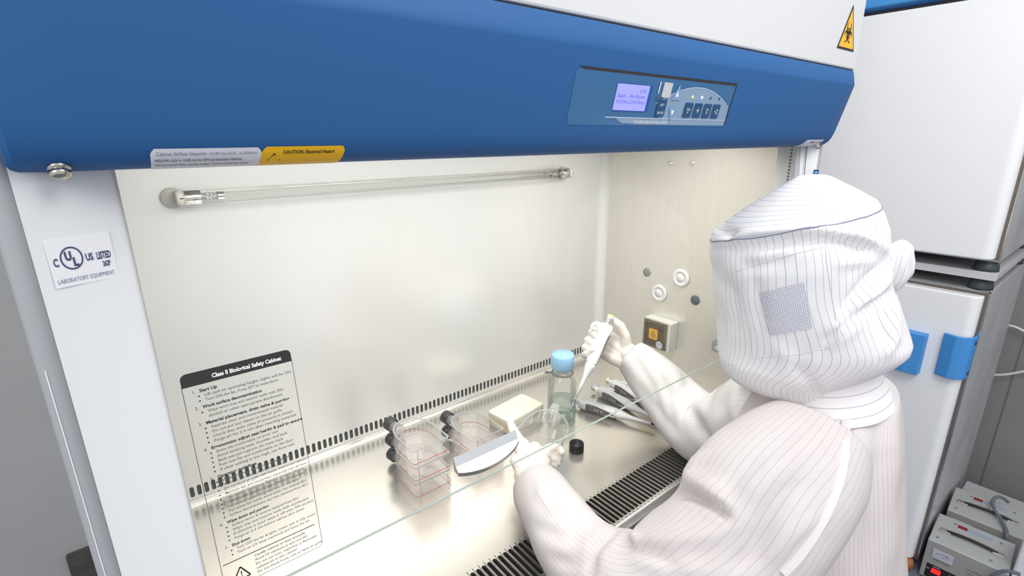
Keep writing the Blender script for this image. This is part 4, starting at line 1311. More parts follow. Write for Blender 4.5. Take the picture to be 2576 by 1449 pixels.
for (p, lb) in (([(2530, 818), (2545, 820), (2560, 825), (2585, 838), (2610, 850)], 'upper white cable running from behind the incubator to the wall'), ([(2488, 941), (2505, 943), (2530, 942), (2555, 938), (2590, 931), (2620, 922)], 'lower white cable sagging from behind the incubator')):
    pts = [hit(u, v, 0, 2.955 + .01 * i / 5) for i, (u, v) in enumerate(p)]
    tag(MB().tube(cat(pts, 24), .0055, 10).build('hanging_cable', 'cable_white'), lb, 'cable')
k0 = hit(2573.5, 1362, 2, .30)
q = MB(); q.box((k0[0], k0[1] - .34, 0), (k0[0] + .09, k0[1], .30)); tag(q.build('equipment_case', 'panel_white', None, bevel=.006), 'corner of a white equipment case at the right beside the stabilizers', 'case')
# dark plate on the back wall, left of the cabinet
pA = hit(163.5, 1394, 1, 1.2099)
q = MB(); pts = rrect(pA[0], pA[2] - .14, pA[0] + .16, pA[2] - .001, .006)
q.prism([(x, 1.2099, z) for x, z in pts], (0, -.006, 0)); tag(q.build('wall_plate', 'plate', None, bevel=.001), 'dark bronze wall plate with rounded corners left of the cabinet', 'wall plate')

# ================================================================== PERSON in cleanroom clothing
def crop_h(x, y): return 1700 + x / 2.264, 400 + y / 2.264          # close-up of the hood -> photo
def crop_c(x, y): return 1160 + x / 2.1467, 900 + y / 2.1467        # close-up of the coat -> photo


def px(P):
    c = CR @ (np.asarray(P, float) - CAM)
    return np.array([CC[0] + FPX * c[0] / c[2], CC[1] + FPX * c[1] / c[2]])


def seg_dist(p, line):
    """distance from p to a polyline, and how far along it (0..1)"""
    best, bt = 1e9, 0; k = len(line) - 1
    for i in range(k):
        a, b_ = line[i], line[i + 1]; d = b_ - a
        t = float(np.clip((p - a) @ d / (d @ d + 1e-9), 0, 1)); q = np.linalg.norm(p - a - d * t)
        if q < best: best, bt = q, (i + t) / k
    return best, bt


def normals(P, wrap=True):
    P = np.asarray(P)
    du = np.roll(P, -1, 1) - np.roll(P, 1, 1) if wrap else np.gradient(P, axis=1)
    dv = np.gradient(P, axis=0)
    n_ = np.cross(du, dv); n_ /= np.linalg.norm(n_, axis=2, keepdims=True) + 1e-12
    c = P.mean(1, keepdims=True)
    s = np.sign(np.sum((P - c) * n_, axis=(1, 2), keepdims=True)); s[s == 0] = 1
    return n_ * s


def sculpt(P, folds, rough=.0022, freq=9.0, seed=0.0, wrap=True):
    """pushes cloth along its normal: folds are (polyline in photo pixels, height, width in pixels)"""
    P = np.array(P); n_ = normals(P, wrap); out = P.copy()
    fl = [(np.array(l, float), a, w_) for l, a, w_ in folds]
    for i in range(P.shape[0]):
        for j in range(P.shape[1]):
            p = P[i, j]; v = CAM - p; v /= np.linalg.norm(v)
            face = float(np.clip((n_[i, j] @ v) * 2.2 + .15, 0, 1)); q = px(p); d = 0.0
            if face > 0:
                for l, a, w_ in fl:
                    lo = l.min(0) - 3 * w_; hi = l.max(0) + 3 * w_
                    if (q < lo).any() or (q > hi).any(): continue
                    dd, t = seg_dist(q, l)
                    e = math.exp(-(dd / w_) ** 2)
                    d += a * e * face * (.35 + .65 * math.sin(PI * min(max(t, .0), 1)) ** .5)
            d += rough * noise.noise(Vector(p * freq) + Vector((seed, seed * 2, 0))) + rough * .6 * noise.noise(Vector(p * freq * 2.3) + Vector((0, seed, seed)))
            out[i, j] = p + n_[i, j] * d
    return out


def wrap_grid(name, P, uvf, mt, parent, skip=None, cap=False):
    """closed tube mesh whose UVs come from uvf(i, j) with j running one past the seam"""
    n_, m_ = P.shape[:2]; q = MB()
    vs = [P[i, j] for i in range(n_) for j in range(m_)]
    q.v = [tuple(float(c) for c in p) for p in vs]
    for i in range(n_ - 1):
        for j in range(m_):
            if skip and skip(i, j): continue
            k = (j + 1) % m_
            q.f.append((i * m_ + j, i * m_ + k, (i + 1) * m_ + k, (i + 1) * m_ + j)); q.sm.append(True); q.mi.append(0)
            q.uv.append([uvf(i, j, i), uvf(i, j + 1, i), uvf(i + 1, j + 1, i), uvf(i + 1, j, i)])
    if cap:
        q.f.append(tuple(range(m_))[::-1]); q.uv.append(None); q.mi.append(0); q.sm.append(True)
    return q.build(name, mt, parent)


person = thing('person', (.90, .24, 0), 'person in white pinstriped cleanroom hood, coat and latex gloves working at the cabinet', 'person')
B0 = np.array((.90, .27))
ft, st_ = np.array((-.20, .98)), np.array((.98, .20))

# ---- body under the clothes: one continuous figure, seated
sk = [((.90, .27, .74), .10), ((.89, .27, .92), .095), ((.885, .275, 1.08), .10), ((.87, .285, 1.175), .05), ((.855, .30, 1.225), .045),       # 0-4 spine to neck
      ((.85, .305, 1.30), .072), ((.849, .307, 1.375), .082), ((.848, .305, 1.425), .070),                                            # 5-7 head
      (tuple(at(1975, 1190, .760)), .045)]
elbL, wrL = at(1600, 1482, .758), at(1342, 1200, .985)
elbR, wrR = at(1790, 1080, 1.15), at(1585, 895, 1.29)
sk += [(tuple(elbL), .030), (tuple(wrL), .022), ((1.035, .31, 1.165), .048), (tuple(elbR), .035), (tuple(wrR), .024),                    # 9-13
       ((.815, .275, .70), .075), ((.81, .27, .42), .050), ((.805, .255, .12), .036), ((.795, .36, .045), .028),                          # 14-17
       ((.985, .30, .70), .075), ((.99, .30, .42), .050), ((.995, .285, .12), .036), ((.995, .39, .045), .028)]                           # 18-21
sk += [(tuple(at(1800, 1400, .737)), .034), (tuple(at(1512, 1440, .795)), .030), (tuple(at(1405, 1318, .885)), .026)]
ed = [(0, 1), (1, 2), (2, 3), (3, 4), (4, 5), (5, 6), (6, 7), (2, 8), (8, 22), (22, 9), (9, 23), (23, 24), (24, 10), (2, 11), (11, 12), (12, 13), (0, 14), (14, 15), (15, 16), (16, 17), (0, 18), (18, 19), (19, 20), (20, 21)]
me = bpy.data.meshes.new('body'); po = ORG[person.name]
me.from_pydata([(p[0] - po[0], p[1] - po[1], p[2] - po[2]) for p, r in sk], ed, [])
body = bpy.data.objects.new('body', me); COL.objects.link(body); body.parent = person; ORG[body.name] = po
sm_ = body.modifiers.new('skin', 'SKIN')
for v_, (p, r) in zip(me.skin_vertices[0].data, sk): v_.radius = (r, r); v_.use_root = False
me.skin_vertices[0].data[0].use_root = True
sb = body.modifiers.new('sub', 'SUBSURF'); sb.levels = 1; sb.render_levels = 1
me.materials.append(M['skin'])
# face inside the hood opening: nose, eyes, mask
fe = np.array((-.34, .94, 0)); fe /= np.linalg.norm(fe); ql = np.array((-.94, -.34, 0)); ql /= np.linalg.norm(ql); H0 = at(2040, 700, .80)
q = MB(); q.capsule([H0 + fe * .080 + (0, 0, .025), H0 + fe * .098 + (0, 0, -.005)], [.009, .013]); q.build('nose', 'skin', body)
for s_ in (-1, 1):
    q = MB(); c_ = H0 + fe * .074 + ql * s_ * .032 + np.array((0, 0, .022)); q.lathe([(.0005, -.012), (.008, -.009), (.012, 0), (.008, .009), (.0005, .012)], c_, (0, 0, 1), 16, caps=False); q.build('eye', 'dark_eye', body)
q = MB(); P = []
for z in np.linspace(-.085, .0, 8):
    P.append([H0 + fe * (.088 + .016 * math.cos(t * 1.4) * (1 - ((z + .04) / .06) ** 2 * .5) - .085 * (1 - math.cos(t))) + ql * .085 * math.sin(t) + np.array((0, 0, z)) for t in np.linspace(-1.2, 1.2, 14)])
q.grid(P); q.build('face_mask', 'cloth_plain', person)

# ---- hood
hN = np.array((.94, .34, 0)); hN /= np.linalg.norm(hN); hH = np.array((hN[1], -hN[0], 0))


def hp_(x, y):                                    # hood close-up pixel -> (coordinate along the head's side plane, height)
    d = ray(*crop_h(x, y)); t = ((H0 - CAM) @ hN) / (d @ hN); P_ = CAM + t * d
    return (P_ - H0) @ hH, P_[2]


Rr = [hp_(*q) for q in [(880, 92), (1020, 160), (1155, 235), (1195, 310), (1222, 400), (1226, 480), (1228, 560), (1232, 650), (1245, 740), (1290, 870), (1330, 970), (1355, 1040), (1340, 1085), (1285, 1130), (1200, 1170), (1090, 1205), (980, 1240)]]
Lf = [hp_(*q) for q in [(700, 95), (560, 180), (400, 280), (240, 380), (212, 410), (200, 520), (218, 600), (216, 640), (214, 700), (240, 850), (250, 1050), (265, 1140), (310, 1185), (400, 1215), (480, 1250)]]
zR, pR = np.array([q[1] for q in Rr])[::-1], np.array([q[0] for q in Rr])[::-1]
zL, pL = np.array([q[1] for q in Lf])[::-1], np.array([q[0] for q in Lf])[::-1]
seam = [hp_(*q) for q in [(225, 408), (300, 405), (400, 390), (640, 370), (800, 345), (1000, 290), (1155, 235)]]
sl = (seam[-1][1] - seam[0][1]) / (seam[-1][0] - seam[0][0]); pm = -.04
zseam = seam[3][1] - sl * (seam[3][0] - pm)
ztop, zbot = 1.5555, 1.188
rows = np.concatenate([np.linspace(ztop, zseam, 26), np.linspace(zseam, zbot, 62)[1:]])
ks = 25
wsh = lambda z: np.interp(z, [1.25, 1.36, zseam, ztop], [0, .35, 1, .0])
bw = lambda z: np.interp(z, [zbot, 1.20, 1.22, 1.26, 1.34, 1.42, 1.46, 1.50, 1.525, 1.545, ztop], [.052, .068, .088, .108, .118, .118, .112, .088, .062, .032, .004])
SEGH = 120; P = []
for z in rows:
    ends = []
    for zt, pt in ((zL, pL), (zR, pR)):
        p = 0.0
        for _ in range(12): p = .5 * p + .5 * float(np.interp(z + sl * (p - pm) * wsh(z), zt, pt))
        ends.append(p)
    l_, r_ = ends
    if z > ztop - .0005: l_, r_ = -.022, -.002
    c_, a_ = (l_ + r_) / 2, max((r_ - l_) / 2, .006); b_ = bw(z); row = []
    for k in range(SEGH):
        th = 2 * PI * k / SEGH; e = .86
        p = c_ + a_ * math.copysign(abs(math.cos(th)) ** e, math.cos(th)); q_ = b_ * math.copysign(abs(math.sin(th)) ** e, math.sin(th))
        row.append(H0 + hH * p - hN * q_ + np.array((0, 0, z + sl * (p - pm) * wsh(z) - H0[2])))
    P.append(row)
P = np.array(P)
F = lambda pts, a, w_: ([crop_h(*q) for q in pts], a * 1.35, w_ / 2.264)
hf = [F([(235, 480), (330, 460), (420, 430), (640, 412), (850, 408), (1050, 440), (1190, 505)], .008, 26),
      F([(330, 540), (450, 500), (600, 470), (780, 455), (960, 470), (1100, 525), (1190, 550)], -.010, 40),
      F([(1215, 520), (1080, 570), (920, 600)], .005, 30), F([(1215, 600), (1110, 680), (1010, 800), (960, 900)], -.008, 30),
      F([(1235, 640), (1130, 760), (1030, 860), (950, 930), (880, 990)], .009, 30), F([(1210, 780), (1090, 830), (970, 930), (890, 1020), (830, 1110)], -.009, 28),
      F([(1230, 800), (1240, 900), (1240, 1020), (1200, 1110)], .007, 30), F([(1150, 850), (1170, 950), (1210, 1060)], -.006, 28),
      F([(290, 700), (335, 800), (335, 960)], -.004, 35), F([(360, 590), (480, 610), (620, 570)], -.004, 40),
      F([(690, 1170), (740, 1240), (790, 1310)], -.005, 25), F([(820, 1080), (950, 1010), (1060, 920)], .004, 40), F([(420, 620), (470, 760), (500, 1000)], -.0025, 30),
      F([(240, 395), (330, 430), (300, 470)], -.006, 20), F([(1090, 300), (1130, 400), (1180, 450)], -.004, 25), F([(560, 1060), (640, 1130), (650, 1250)], .003, 40)]
for k in range(9): hf.append(F([(430 + k * 45, 385 - k * 5), (436 + k * 45, 430 - k * 4)], -.0016, 9))
P = sculpt(P, hf, .0022, 9, 3.1)
CARC = np.concatenate([[0], np.cumsum(np.linalg.norm(np.diff(P[:, SEGH // 4 * 1], axis=0), axis=1))])


def uv_h(i, j, fi):
    if fi < ks:                                     # crown: stripes run front to back
        p = P[i, j % SEGH]
        return (CARC[i], (p - H0) @ hH)
    th = 2 * PI * j / SEGH
    return (th * .118 + .0008, P[i, j % SEGH][2])


front_hole = lambda i, j: False
hood_o = wrap_grid('hood', P, uv_h, 'cloth_hood', person, None, True)
from mathutils.bvhtree import BVHTree


def bvh_of(P):
    n_, m_ = P.shape[:2]
    return BVHTree.FromPolygons([Vector(p) for r in P for p in r], [(i * m_ + j, i * m_ + (j + 1) % m_, (i + 1) * m_ + (j + 1) % m_, (i + 1) * m_ + j) for i in range(n_ - 1) for j in range(m_)])


HB = bvh_of(P)


def on(bv, u, v, off=.001):
    """the point of a garment seen at a photo pixel, lifted a little off the cloth"""
    d = Vector(ray(u, v)).normalized(); r = bv.ray_cast(Vector(CAM), d)
    if r[0] is None:
        return None
    n_ = r[1] if r[1].dot(d) < 0 else -r[1]
    return np.array(r[0] + n_ * off)


def patch(name, bv, corners, mt, parent, nu=14, nv=14, off=.0012, scale=None):
    c = [np.array(q, float) for q in corners]; G = []; U = []
    for i in range(nv + 1):
        row = []; ur = []
        for j in range(nu + 1):
            s, t = j / nu, i / nv
            q_ = (c[0] * (1 - s) + c[1] * s) * (1 - t) + (c[3] * (1 - s) + c[2] * s) * t
            p = on(bv, *q_, off); row.append(p)
        G.append(row)
    ok = all(p is not None for r in G for p in r)
    if not ok: return None
    w_ = np.linalg.norm(G[0][-1] - G[0][0]); h_ = np.linalg.norm(G[-1][0] - G[0][0])
    U = [[(j / nu * w_, i / nv * h_) for j in range(nu + 1)] for i in range(nv + 1)]
    return MB().grid(G, uv=U).build(name, mt, parent)


def piping(name, bv, line, r, mt, parent, n_=60, off=.0003):
    pts = [on(bv, *q, off) for q in cat(line, n_)]
    pts = [p for p in pts if p is not None]
    if len(pts) > 2: return MB().tube(pts, r, 6).build(name, mt, parent)


pc_ = [crop_h(*q) for q in ((475, 766), (731, 701), (778, 962), (540, 1005))]
net = patch('net_patch', HB, pc_, 'net', hood_o)
cs = [P[ks, k % SEGH] for k in range(-4, SEGH // 2 + 5)]
MB().tube([q + (q - P[ks].mean(0)) / np.linalg.norm(q - P[ks].mean(0)) * .0004 for q in cs], .0009, 6).build('crown_seam', 'ink_lav', hood_o)
for ln_ in (((340, 640), (600, 560), (850, 500)), ((850, 500), (880, 720), (935, 1055)), ((440, 1135), (700, 1110), (935, 1055)), ((345, 640), (420, 900), (440, 1135)), ((288, 620), (290, 800), (292, 1000), (304, 1175))):
    piping('stitched_seam', HB, [crop_h(*q) for q in ln_], .0006, 'cloth_plain', hood_o, off=.0001)
# gathered tie at the back of the hood
kc = H0 + hH * 0
p_, z_ = hp_(1252, 610); kc = H0 + hH * p_ + np.array((0, 0, z_ - H0[2]))
rows_k = []
for i in range(26):
    a0 = PI * i / 25; r = max(math.sin(a0), .02) ** .8; z = .037 * math.cos(a0)
    rows_k.append([kc + hH * (r * .0205 * math.cos(a) + .003 * math.cos(a0)) - hN * r * .028 * math.sin(a) + np.array((0, 0, z)) + (hH * math.cos(a) - hN * math.sin(a)) * .0022 * r * math.sin(5 * a + 5 * i / 25) for a in np.linspace(0, 2 * PI, 44, endpoint=False)])
rows_k = sculpt(np.array(rows_k), [], .004, 26, 5)
wrap_grid('hood_tie', rows_k, lambda i, j, f: (2 * PI * j / 44 * .03, i * .005), 'cloth_hood', hood_o)
# tucked collar of the hood
rows_c = []
for t in np.linspace(0, 1, 8):
    z = 1.262 - .066 * t; c_ = .030 + .022 * t; a_ = .070 + .018 * t; b_ = .066 + .034 * t
    rows_c.append([H0 + hH * (c_ + a_ * math.cos(a)) - hN * b_ * math.sin(a) + np.array((0, 0, z - H0[2] + .22 * a_ * math.cos(a))) for a in np.linspace(0, 2 * PI, 80, endpoint=False)])
rows_c = sculpt(np.array(rows_c), [], .003, 18, 2)
wrap_grid('hood_collar', rows_c, lambda i, j, f: (i * .0062, j * .01), 'cloth_hood', hood_o)

# ---- coat body
tz = [(1.238, .02, .062, .060), (1.222, .015, .090, .078), (1.200, .008, .128, .094), (1.172, .0, .158, .108), (1.130, -.004, .176, .120), (1.07, -.008, .186, .130), (1.0, -.010, .190, .138),
      (.92, -.012, .190, .145), (.84, -.010, .195, .150), (.74, -.008, .20, .155), (.62, -.006, .205, .16), (.50, -.004, .21, .165)]
T = cat(tz, 60); T[:, 0] = np.interp(np.linspace(0, 1, 60), np.linspace(0, 1, len(tz)), [q[0] for q in tz])
TGT = np.array([(950, 2236), (1000, 2262), (1050, 2271), (1100, 2276), (1250, 2277), (1380, 2280), (1449, 2284), (1700, 2292), (2600, 2300)], float)
P = []
for z, fo_, A_, D_ in T:
    c2 = B0 + ft * fo_; sh = np.zeros(2)
    for _ in range(8):
        row = []
        for k in range(96):
            th = 2 * PI * k / 96; e = .85
            w2 = c2 + sh + st_ * A_ * math.copysign(abs(math.cos(th)) ** e, math.cos(th)) + ft * D_ * math.copysign(abs(math.sin(th)) ** e, math.sin(th))
            row.append((w2[0], w2[1], z))
        if z > 1.215: break
        pp = np.array([px(p) for p in row]); k_ = int(np.argmax(pp[:, 0]))
        du = np.interp(pp[k_, 1], TGT[:, 0], TGT[:, 1]) - pp[k_, 0]
        sh = sh + hH[:2] * np.clip(du / FPX * .85, -.05, .05)
        if np.linalg.norm(sh) > .09: sh *= .09 / np.linalg.norm(sh)
    P.append(row)
P = np.array(P)
FC = lambda pts, a, w_: ([crop_c(*q) for q in pts], a, w_ / 2.1467)
cf = [FC([(2330, 180), (2350, 420), (2330, 760), (2310, 1100)], .005, 40), FC([(2240, 260), (2260, 520), (2230, 800), (2180, 1150)], -.006, 40),
      FC([(2130, 320), (2150, 560), (2100, 860)], .004, 40), FC([(2060, 700), (2020, 900), (1960, 1179)], -.005, 35), FC([(2390, 300), (2400, 700), (2390, 1100)], -.004, 25)]
P = sculpt(P, cf, .005, 6, 1.7)
coat = wrap_grid('coat', P, lambda i, j, f: (2 * PI * j / 96 * .175, P[i, j % 96][2]), 'cloth', person)
CB = bvh_of(P)


def sleeve(name, path, folds, mt, rough, seed, n_=84, seg=64, pitch_r=.085):
    K = cat([list(at(u, v, d)) + [r] for u, v, d, r in path], n_)
    c, r = K[:, :3], K[:, 3]; up = None; P = []
    for i in range(n_):
        t = c[min(i + 2, n_ - 1)] - c[max(i - 2, 0)]; t /= np.linalg.norm(t)
        if up is None: up = np.cross(t, (0, 0, 1.0))
        up = up - t * (up @ t); up /= np.linalg.norm(up); w_ = np.cross(t, up)
        P.append([c[i] + (up * math.cos(a) + w_ * math.sin(a)) * r[i] for a in np.linspace(0, 2 * PI, seg, endpoint=False)])
    P = np.array(P); ax_ = c[-1] - c[-3]; ax_ /= np.linalg.norm(ax_)
    P = sculpt(P, folds, rough, 8, seed)
    for i in range(P.shape[0]):
        for j in range(P.shape[1]):
            y_ = P[i, j, 1]
            if y_ > .485: P[i, j, 2] = max(P[i, j, 2], .9035)
            elif y_ > .40: P[i, j, 2] = max(P[i, j, 2], .884 + .0195 * (y_ - .40) / .085)
    hem = [c[-1] + (P[-1] - c[-1]) * .93 + ax_ * .003, c[-1] + (P[-1] - c[-1]) * .86 - ax_ * .004, c[-1] + (P[-1] - c[-1]) * .80 - ax_ * .02]
    P = np.concatenate([P, np.array(hem)])
    o = wrap_grid(name, P, lambda i, j, f: (2 * PI * j / seg * pitch_r, i * .01), mt, coat, None, True)
    return o, P, bvh_of(P)


lf = [FC([(1225, 640), (1250, 570), (1310, 530)], .010, 26), FC([(1140, 735), (1230, 735), (1310, 772), (1395, 815), (1440, 870)], -.017, 24),
      FC([(1200, 640), (1300, 680), (1400, 750), (1470, 840)], .010, 40), FC([(1830, 680), (1740, 740), (1660, 850), (1620, 960), (1580, 1060), (1480, 1130)], -.014, 42),
      FC([(1500, 880), (1380, 950), (1250, 975), (1000, 985)], .010, 48), FC([(760, 1010), (900, 1020), (1050, 1060), (1160, 1130)], -.009, 34),
      FC([(830, 925), (770, 965), (728, 1000), (705, 1080), (692, 1179)], -.016, 20), FC([(880, 900), (930, 960), (940, 990)], .007, 22),
      FC([(1950, 420), (1800, 520), (1640, 640), (1500, 740)], .006, 60), FC([(1900, 860), (1780, 960), (1680, 1100)], .008, 40), FC([(1600, 560), (1480, 660), (1440, 760)], -.006, 40),
      FC([(480, 690), (500, 770), (580, 815)], -.008, 22), FC([(430, 650), (430, 730), (500, 820), (600, 850)], .005, 26), FC([(650, 770), (560, 735), (500, 755)], .005, 20),
      FC([(380, 900), (520, 960), (650, 960)], -.005, 40), FC([(480, 1080), (580, 1110), (690, 1080)], -.006, 32), FC([(940, 1090), (1100, 1130), (1300, 1150)], .006, 40)]
Lpath = [(2040, 1110, .775, .082), (1995, 1170, .757, .098), (1925, 1250, .744, .106), (1852, 1362, .737, .104), (1748, 1440, .737, .097), (1625, 1486, .752, .086),
         (1512, 1440, .795, .074), (1440, 1370, .85, .064), (1390, 1295, .905, .057), (1362, 1242, .95, .053), (1348, 1214, .975, .046)]
sl_o, LP, LB = sleeve('sleeve', Lpath, lf, 'cloth_sleeve', .004, 2.2, 96, 80)
rf = [([(1735, 940), (1720, 990), (1760, 1080), (1800, 1120)], -.012, 18), ([(1600, 900), (1640, 970), (1660, 1040)], -.006, 12), ([(1570, 900), (1600, 960), (1620, 1030)], .006, 14),
      ([(1760, 1010), (1800, 1060), (1790, 1120)], .010, 20), ([(1830, 990), (1800, 1040), (1810, 1100)], -.008, 16), ([(1660, 920), (1700, 990), (1700, 1060)], .006, 20)]
rf += [([(1640, 905), (1690, 1000), (1690, 1080)], -.007, 14), ([(1690, 930), (1740, 1010), (1750, 1080)], .007, 18), ([(1870, 985), (1850, 1030), (1870, 1090)], .009, 18), ([(1900, 990), (1885, 1040), (1900, 1090)], -.008, 14), ([(1580, 930), (1640, 1020), (1700, 1090)], -.005, 12)]
Rpath = [(1990, 1045, .90, .085), (1915, 1055, .97, .090), (1845, 1080, 1.06, .084), (1775, 1082, 1.14, .078), (1706, 1022, 1.20, .072), (1650, 960, 1.245, .062), (1612, 918, 1.275, .052), (1588, 898, 1.29, .044)]
sr_o, RP, RB = sleeve('sleeve', Rpath, rf, 'cloth_right', .004, 6.4, 72, 64)
# shoulder seam tape, hem tape, tie cord near the collar
tape = [crop_c(*q) for q in ((2085, 215), (2075, 400), (2062, 560), (2020, 720), (1940, 890), (1830, 1060), (1720, 1175))]
pts = []
for q in cat(tape, 70):
    best = None
    for bv in (LB, CB):
        p = on(bv, *q, .0012)
        if p is not None and (best is None or (p - CAM) @ CR[2] < (best - CAM) @ CR[2]): best = p
    if best is not None: pts.append(best)
if len(pts) > 5:
    G = []
    pa_ = np.array(pts); pa_ = np.array([pa_[max(0, i - 4):i + 5].mean(0) for i in range(len(pa_))])
    for i in range(len(pa_)):
        t = pa_[min(i + 1, len(pa_) - 1)] - pa_[max(i - 1, 0)]; v_ = CAM - pa_[i]; s_ = np.cross(t, v_); s_ /= np.linalg.norm(s_) + 1e-9
        v_ = v_ / np.linalg.norm(v_)
        G.append([pa_[i] + s_ * k * .0055 + v_ * (.003 - .002 * abs(k)) for k in (-1, -.5, 0, .5, 1)])
    MB().grid(G).build('seam_tape', 'cloth_plain', coat)

# ---- gloves


def glove(name, chains, parent, voxel=.0022, smooth=5):
    q = MB()
    for path, rs in chains: q.capsule(path, rs, 14)
    o = q.build(name + '_tmp', 'glove', None)
    r = o.modifiers.new('r', 'REMESH'); r.mode = 'VOXEL'; r.voxel_size = voxel
    s = o.modifiers.new('s', 'SMOOTH'); s.factor = .5; s.iterations = smooth
    dg = bpy.context.evaluated_depsgraph_get(); dg.update()
    me = bpy.data.meshes.new_from_object(o.evaluated_get(dg)); me.name = name
    for p in me.polygons: p.use_smooth = True
    old = o.data; bpy.data.objects.remove(o); bpy.data.meshes.remove(old)
    me.transform(Matrix.Translation(-Vector(ORG[parent.name])))
    me.materials.clear(); me.materials.append(M['glove'])
    g = bpy.data.objects.new(name, me); COL.objects.link(g); g.parent = parent; ORG[g.name] = ORG[parent.name]
    return g


A = lambda *l: [at(*q) for q in l]
palmR = [(A((1524, 836, 1.321), (1552, 862, 1.311), (1585, 893, 1.291)), [.013, .017, .021]), (A((1520, 852, 1.321), (1550, 872, 1.306), (1582, 898, 1.291)), [.013, .018, .022]),
         (A((1514, 870, 1.318), (1545, 886, 1.306), (1578, 906, 1.291)), [.013, .018, .021]), (A((1510, 886, 1.314), (1540, 900, 1.301), (1575, 912, 1.291)), [.012, .017, .020]),
         (A((1572, 868, 1.296), (1580, 890, 1.291), (1596, 905, 1.291)), [.017, .022, .030])]
fing = [(A((1528, 834, 1.324), (1502, 829, 1.321), (1488, 836, 1.296), (1500, 846, 1.268), (1514, 849, 1.262)), [.0112, .0105, .0100, .0096, .0085]),
        (A((1522, 850, 1.324), (1494, 848, 1.321), (1478, 856, 1.294), (1494, 867, 1.264), (1512, 869, 1.258)), [.0116, .0110, .0105, .0100, .0088]),
        (A((1515, 868, 1.321), (1488, 866, 1.318), (1472, 874, 1.290), (1488, 884, 1.261), (1503, 882, 1.254)), [.0112, .0106, .0102, .0097, .0085]),
        (A((1510, 886, 1.316), (1484, 888, 1.312), (1470, 894, 1.286), (1479, 892, 1.260), (1490, 880, 1.251)), [.0102, .0096, .0092, .0088, .0078])]
thumb = [(A((1574, 872, 1.294), (1573, 845, 1.284), (1560, 818, 1.280), (1544, 806, 1.280)), [.0175, .0130, .0112, .0092])]
wristR = [(A((1585, 893, 1.291), (1602, 908, 1.286)), [.029, .031])]
gR = glove('glove', palmR + fing + thumb + wristR, person)
palmL = [(A((1338, 1190, .995), (1325, 1150, 1.03), (1312, 1120, 1.055)), [.028, .023, .017]), (A((1345, 1188, .995), (1345, 1150, 1.04), (1345, 1128, 1.075)), [.028, .022, .015]),
         (A((1350, 1185, .998), (1362, 1158, 1.04), (1368, 1142, 1.075)), [.026, .020, .014]), (A((1332, 1195, .985), (1345, 1212, .965)), [.031, .031]), (A((1320, 1180, 1.0), (1300, 1160, 1.01)), [.022, .014])]
fingL = [(A((1318, 1130, 1.045), (1303, 1105, 1.062), (1290, 1082, 1.080), (1284, 1066, 1.090)), [.0160, .0125, .0110, .0085]),
         (A((1366, 1140, 1.062), (1388, 1126, 1.072), (1405, 1128, 1.072), (1412, 1138, 1.066)), [.0125, .0110, .0100, .0085]),
         (A((1366, 1152, 1.058), (1387, 1141, 1.070), (1402, 1143, 1.072), (1408, 1152, 1.068)), [.0122, .0108, .0100, .0085]),
         (A((1366, 1166, 1.050), (1385, 1156, 1.062), (1398, 1158, 1.066), (1402, 1165, 1.064)), [.0118, .0104, .0096, .0082]),
         (A((1362, 1178, 1.040), (1378, 1170, 1.052), (1390, 1171, 1.058), (1393, 1177, 1.058)), [.0110, .0094, .0086, .0076])]
gL = glove('glove', palmL + fingL, person)

# ---- trousers, shoes
for ch in (((.815, .275, .68), (.81, .272, .42), (.807, .262, .25), (.805, .258, .07)), ((.985, .30, .68), (.99, .30, .42), (.993, .292, .25), (.995, .288, .07))):
    q = MB(); K = cat([list(p) + [r] for p, r in zip(ch, (.090, .074, .068, .070))], 24); q.tube([k[:3] for k in K], [k[3] for k in K], 28); q.build('trouser_leg', 'trouser', person)
    e_ = np.array((ch[-1][0], ch[-1][1], 0.0)); q = MB(); q.capsule([e_ + (0, -.04, .046), e_ + (-.004, .05, .044), e_ + (-.008, .13, .036)], [.044, .045, .035], 20); q.build('shoe', 'shoe', person)

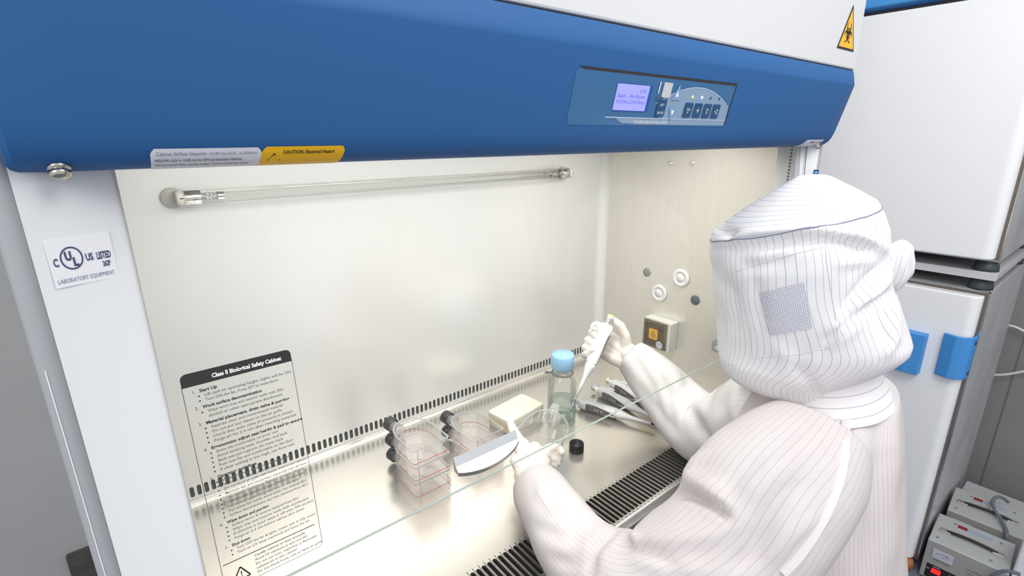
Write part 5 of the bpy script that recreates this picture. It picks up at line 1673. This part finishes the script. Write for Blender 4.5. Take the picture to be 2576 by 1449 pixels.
# ================================================================== LIGHT AND CAMERA
def area(name, loc, rot, sx, sy, power, col=(1, 1, 1)):
    l = bpy.data.lights.new(name, 'AREA'); l.shape = 'RECTANGLE'; l.size = sx; l.size_y = sy; l.energy = power; l.color = col
    o = bpy.data.objects.new(name, l); COL.objects.link(o); o.location = loc; o.rotation_euler = rot
    return o


cl = area('chamber_light', (.60, .74, 1.658), (math.radians(15), 0, 0), 1.14, .36, 10.2, (1, .985, .94)); cl.data.spread = math.radians(150)
def aim(o, tgt): o.rotation_euler = (Vector(tgt) - o.location).to_track_quat('-Z', 'Y').to_euler()


la = area('fill_light_a', (.85, -.55, 2.80), (0, 0, 0), 1.2, 1.0, 25, (1, .985, .97)); aim(la, (1.9, .3, 1.0))  # added fill with no fixture, brightens the incubators and the hood's upper band
lb_ = area('fill_light_b', (-1.7, -.9, 2.6), (0, 0, 0), 1.2, 1.2, 27, (1, .985, .97)); aim(lb_, (2.2, .4, 1.0))  # added fill from the left for incubator fronts and clothing, no fixture
w = bpy.data.worlds.new('room_light'); bpy.context.scene.world = w; w.use_nodes = True
bg = w.node_tree.nodes['Background']; bg.inputs['Color'].default_value = (.93, .96, 1, 1); bg.inputs['Strength'].default_value = .76

cam = bpy.data.cameras.new('camera'); co = bpy.data.objects.new('camera', cam); COL.objects.link(co)
cam.sensor_fit = 'HORIZONTAL'; cam.sensor_width = 36.0; cam.lens = 36.0 * FPX / 2576.0; cam.clip_start = .02
co.matrix_world = Matrix(((CR[0][0], -CR[1][0], -CR[2][0], CAM[0]), (CR[0][1], -CR[1][1], -CR[2][1], CAM[1]), (CR[0][2], -CR[1][2], -CR[2][2], CAM[2]), (0, 0, 0, 1)))
sc = bpy.context.scene; sc.camera = co
sc.view_settings.view_transform = 'Standard'; sc.view_settings.look = 'None'; sc.view_settings.exposure = 0.0
sc.cycles.use_denoising = True
sc.cycles.max_bounces = 8; sc.cycles.diffuse_bounces = 4; sc.cycles.glossy_bounces = 5; sc.cycles.transparent_max_bounces = 24; sc.cycles.caustics_reflective = False; sc.cycles.caustics_refractive = False
sc.cycles.sample_clamp_indirect = 6.0
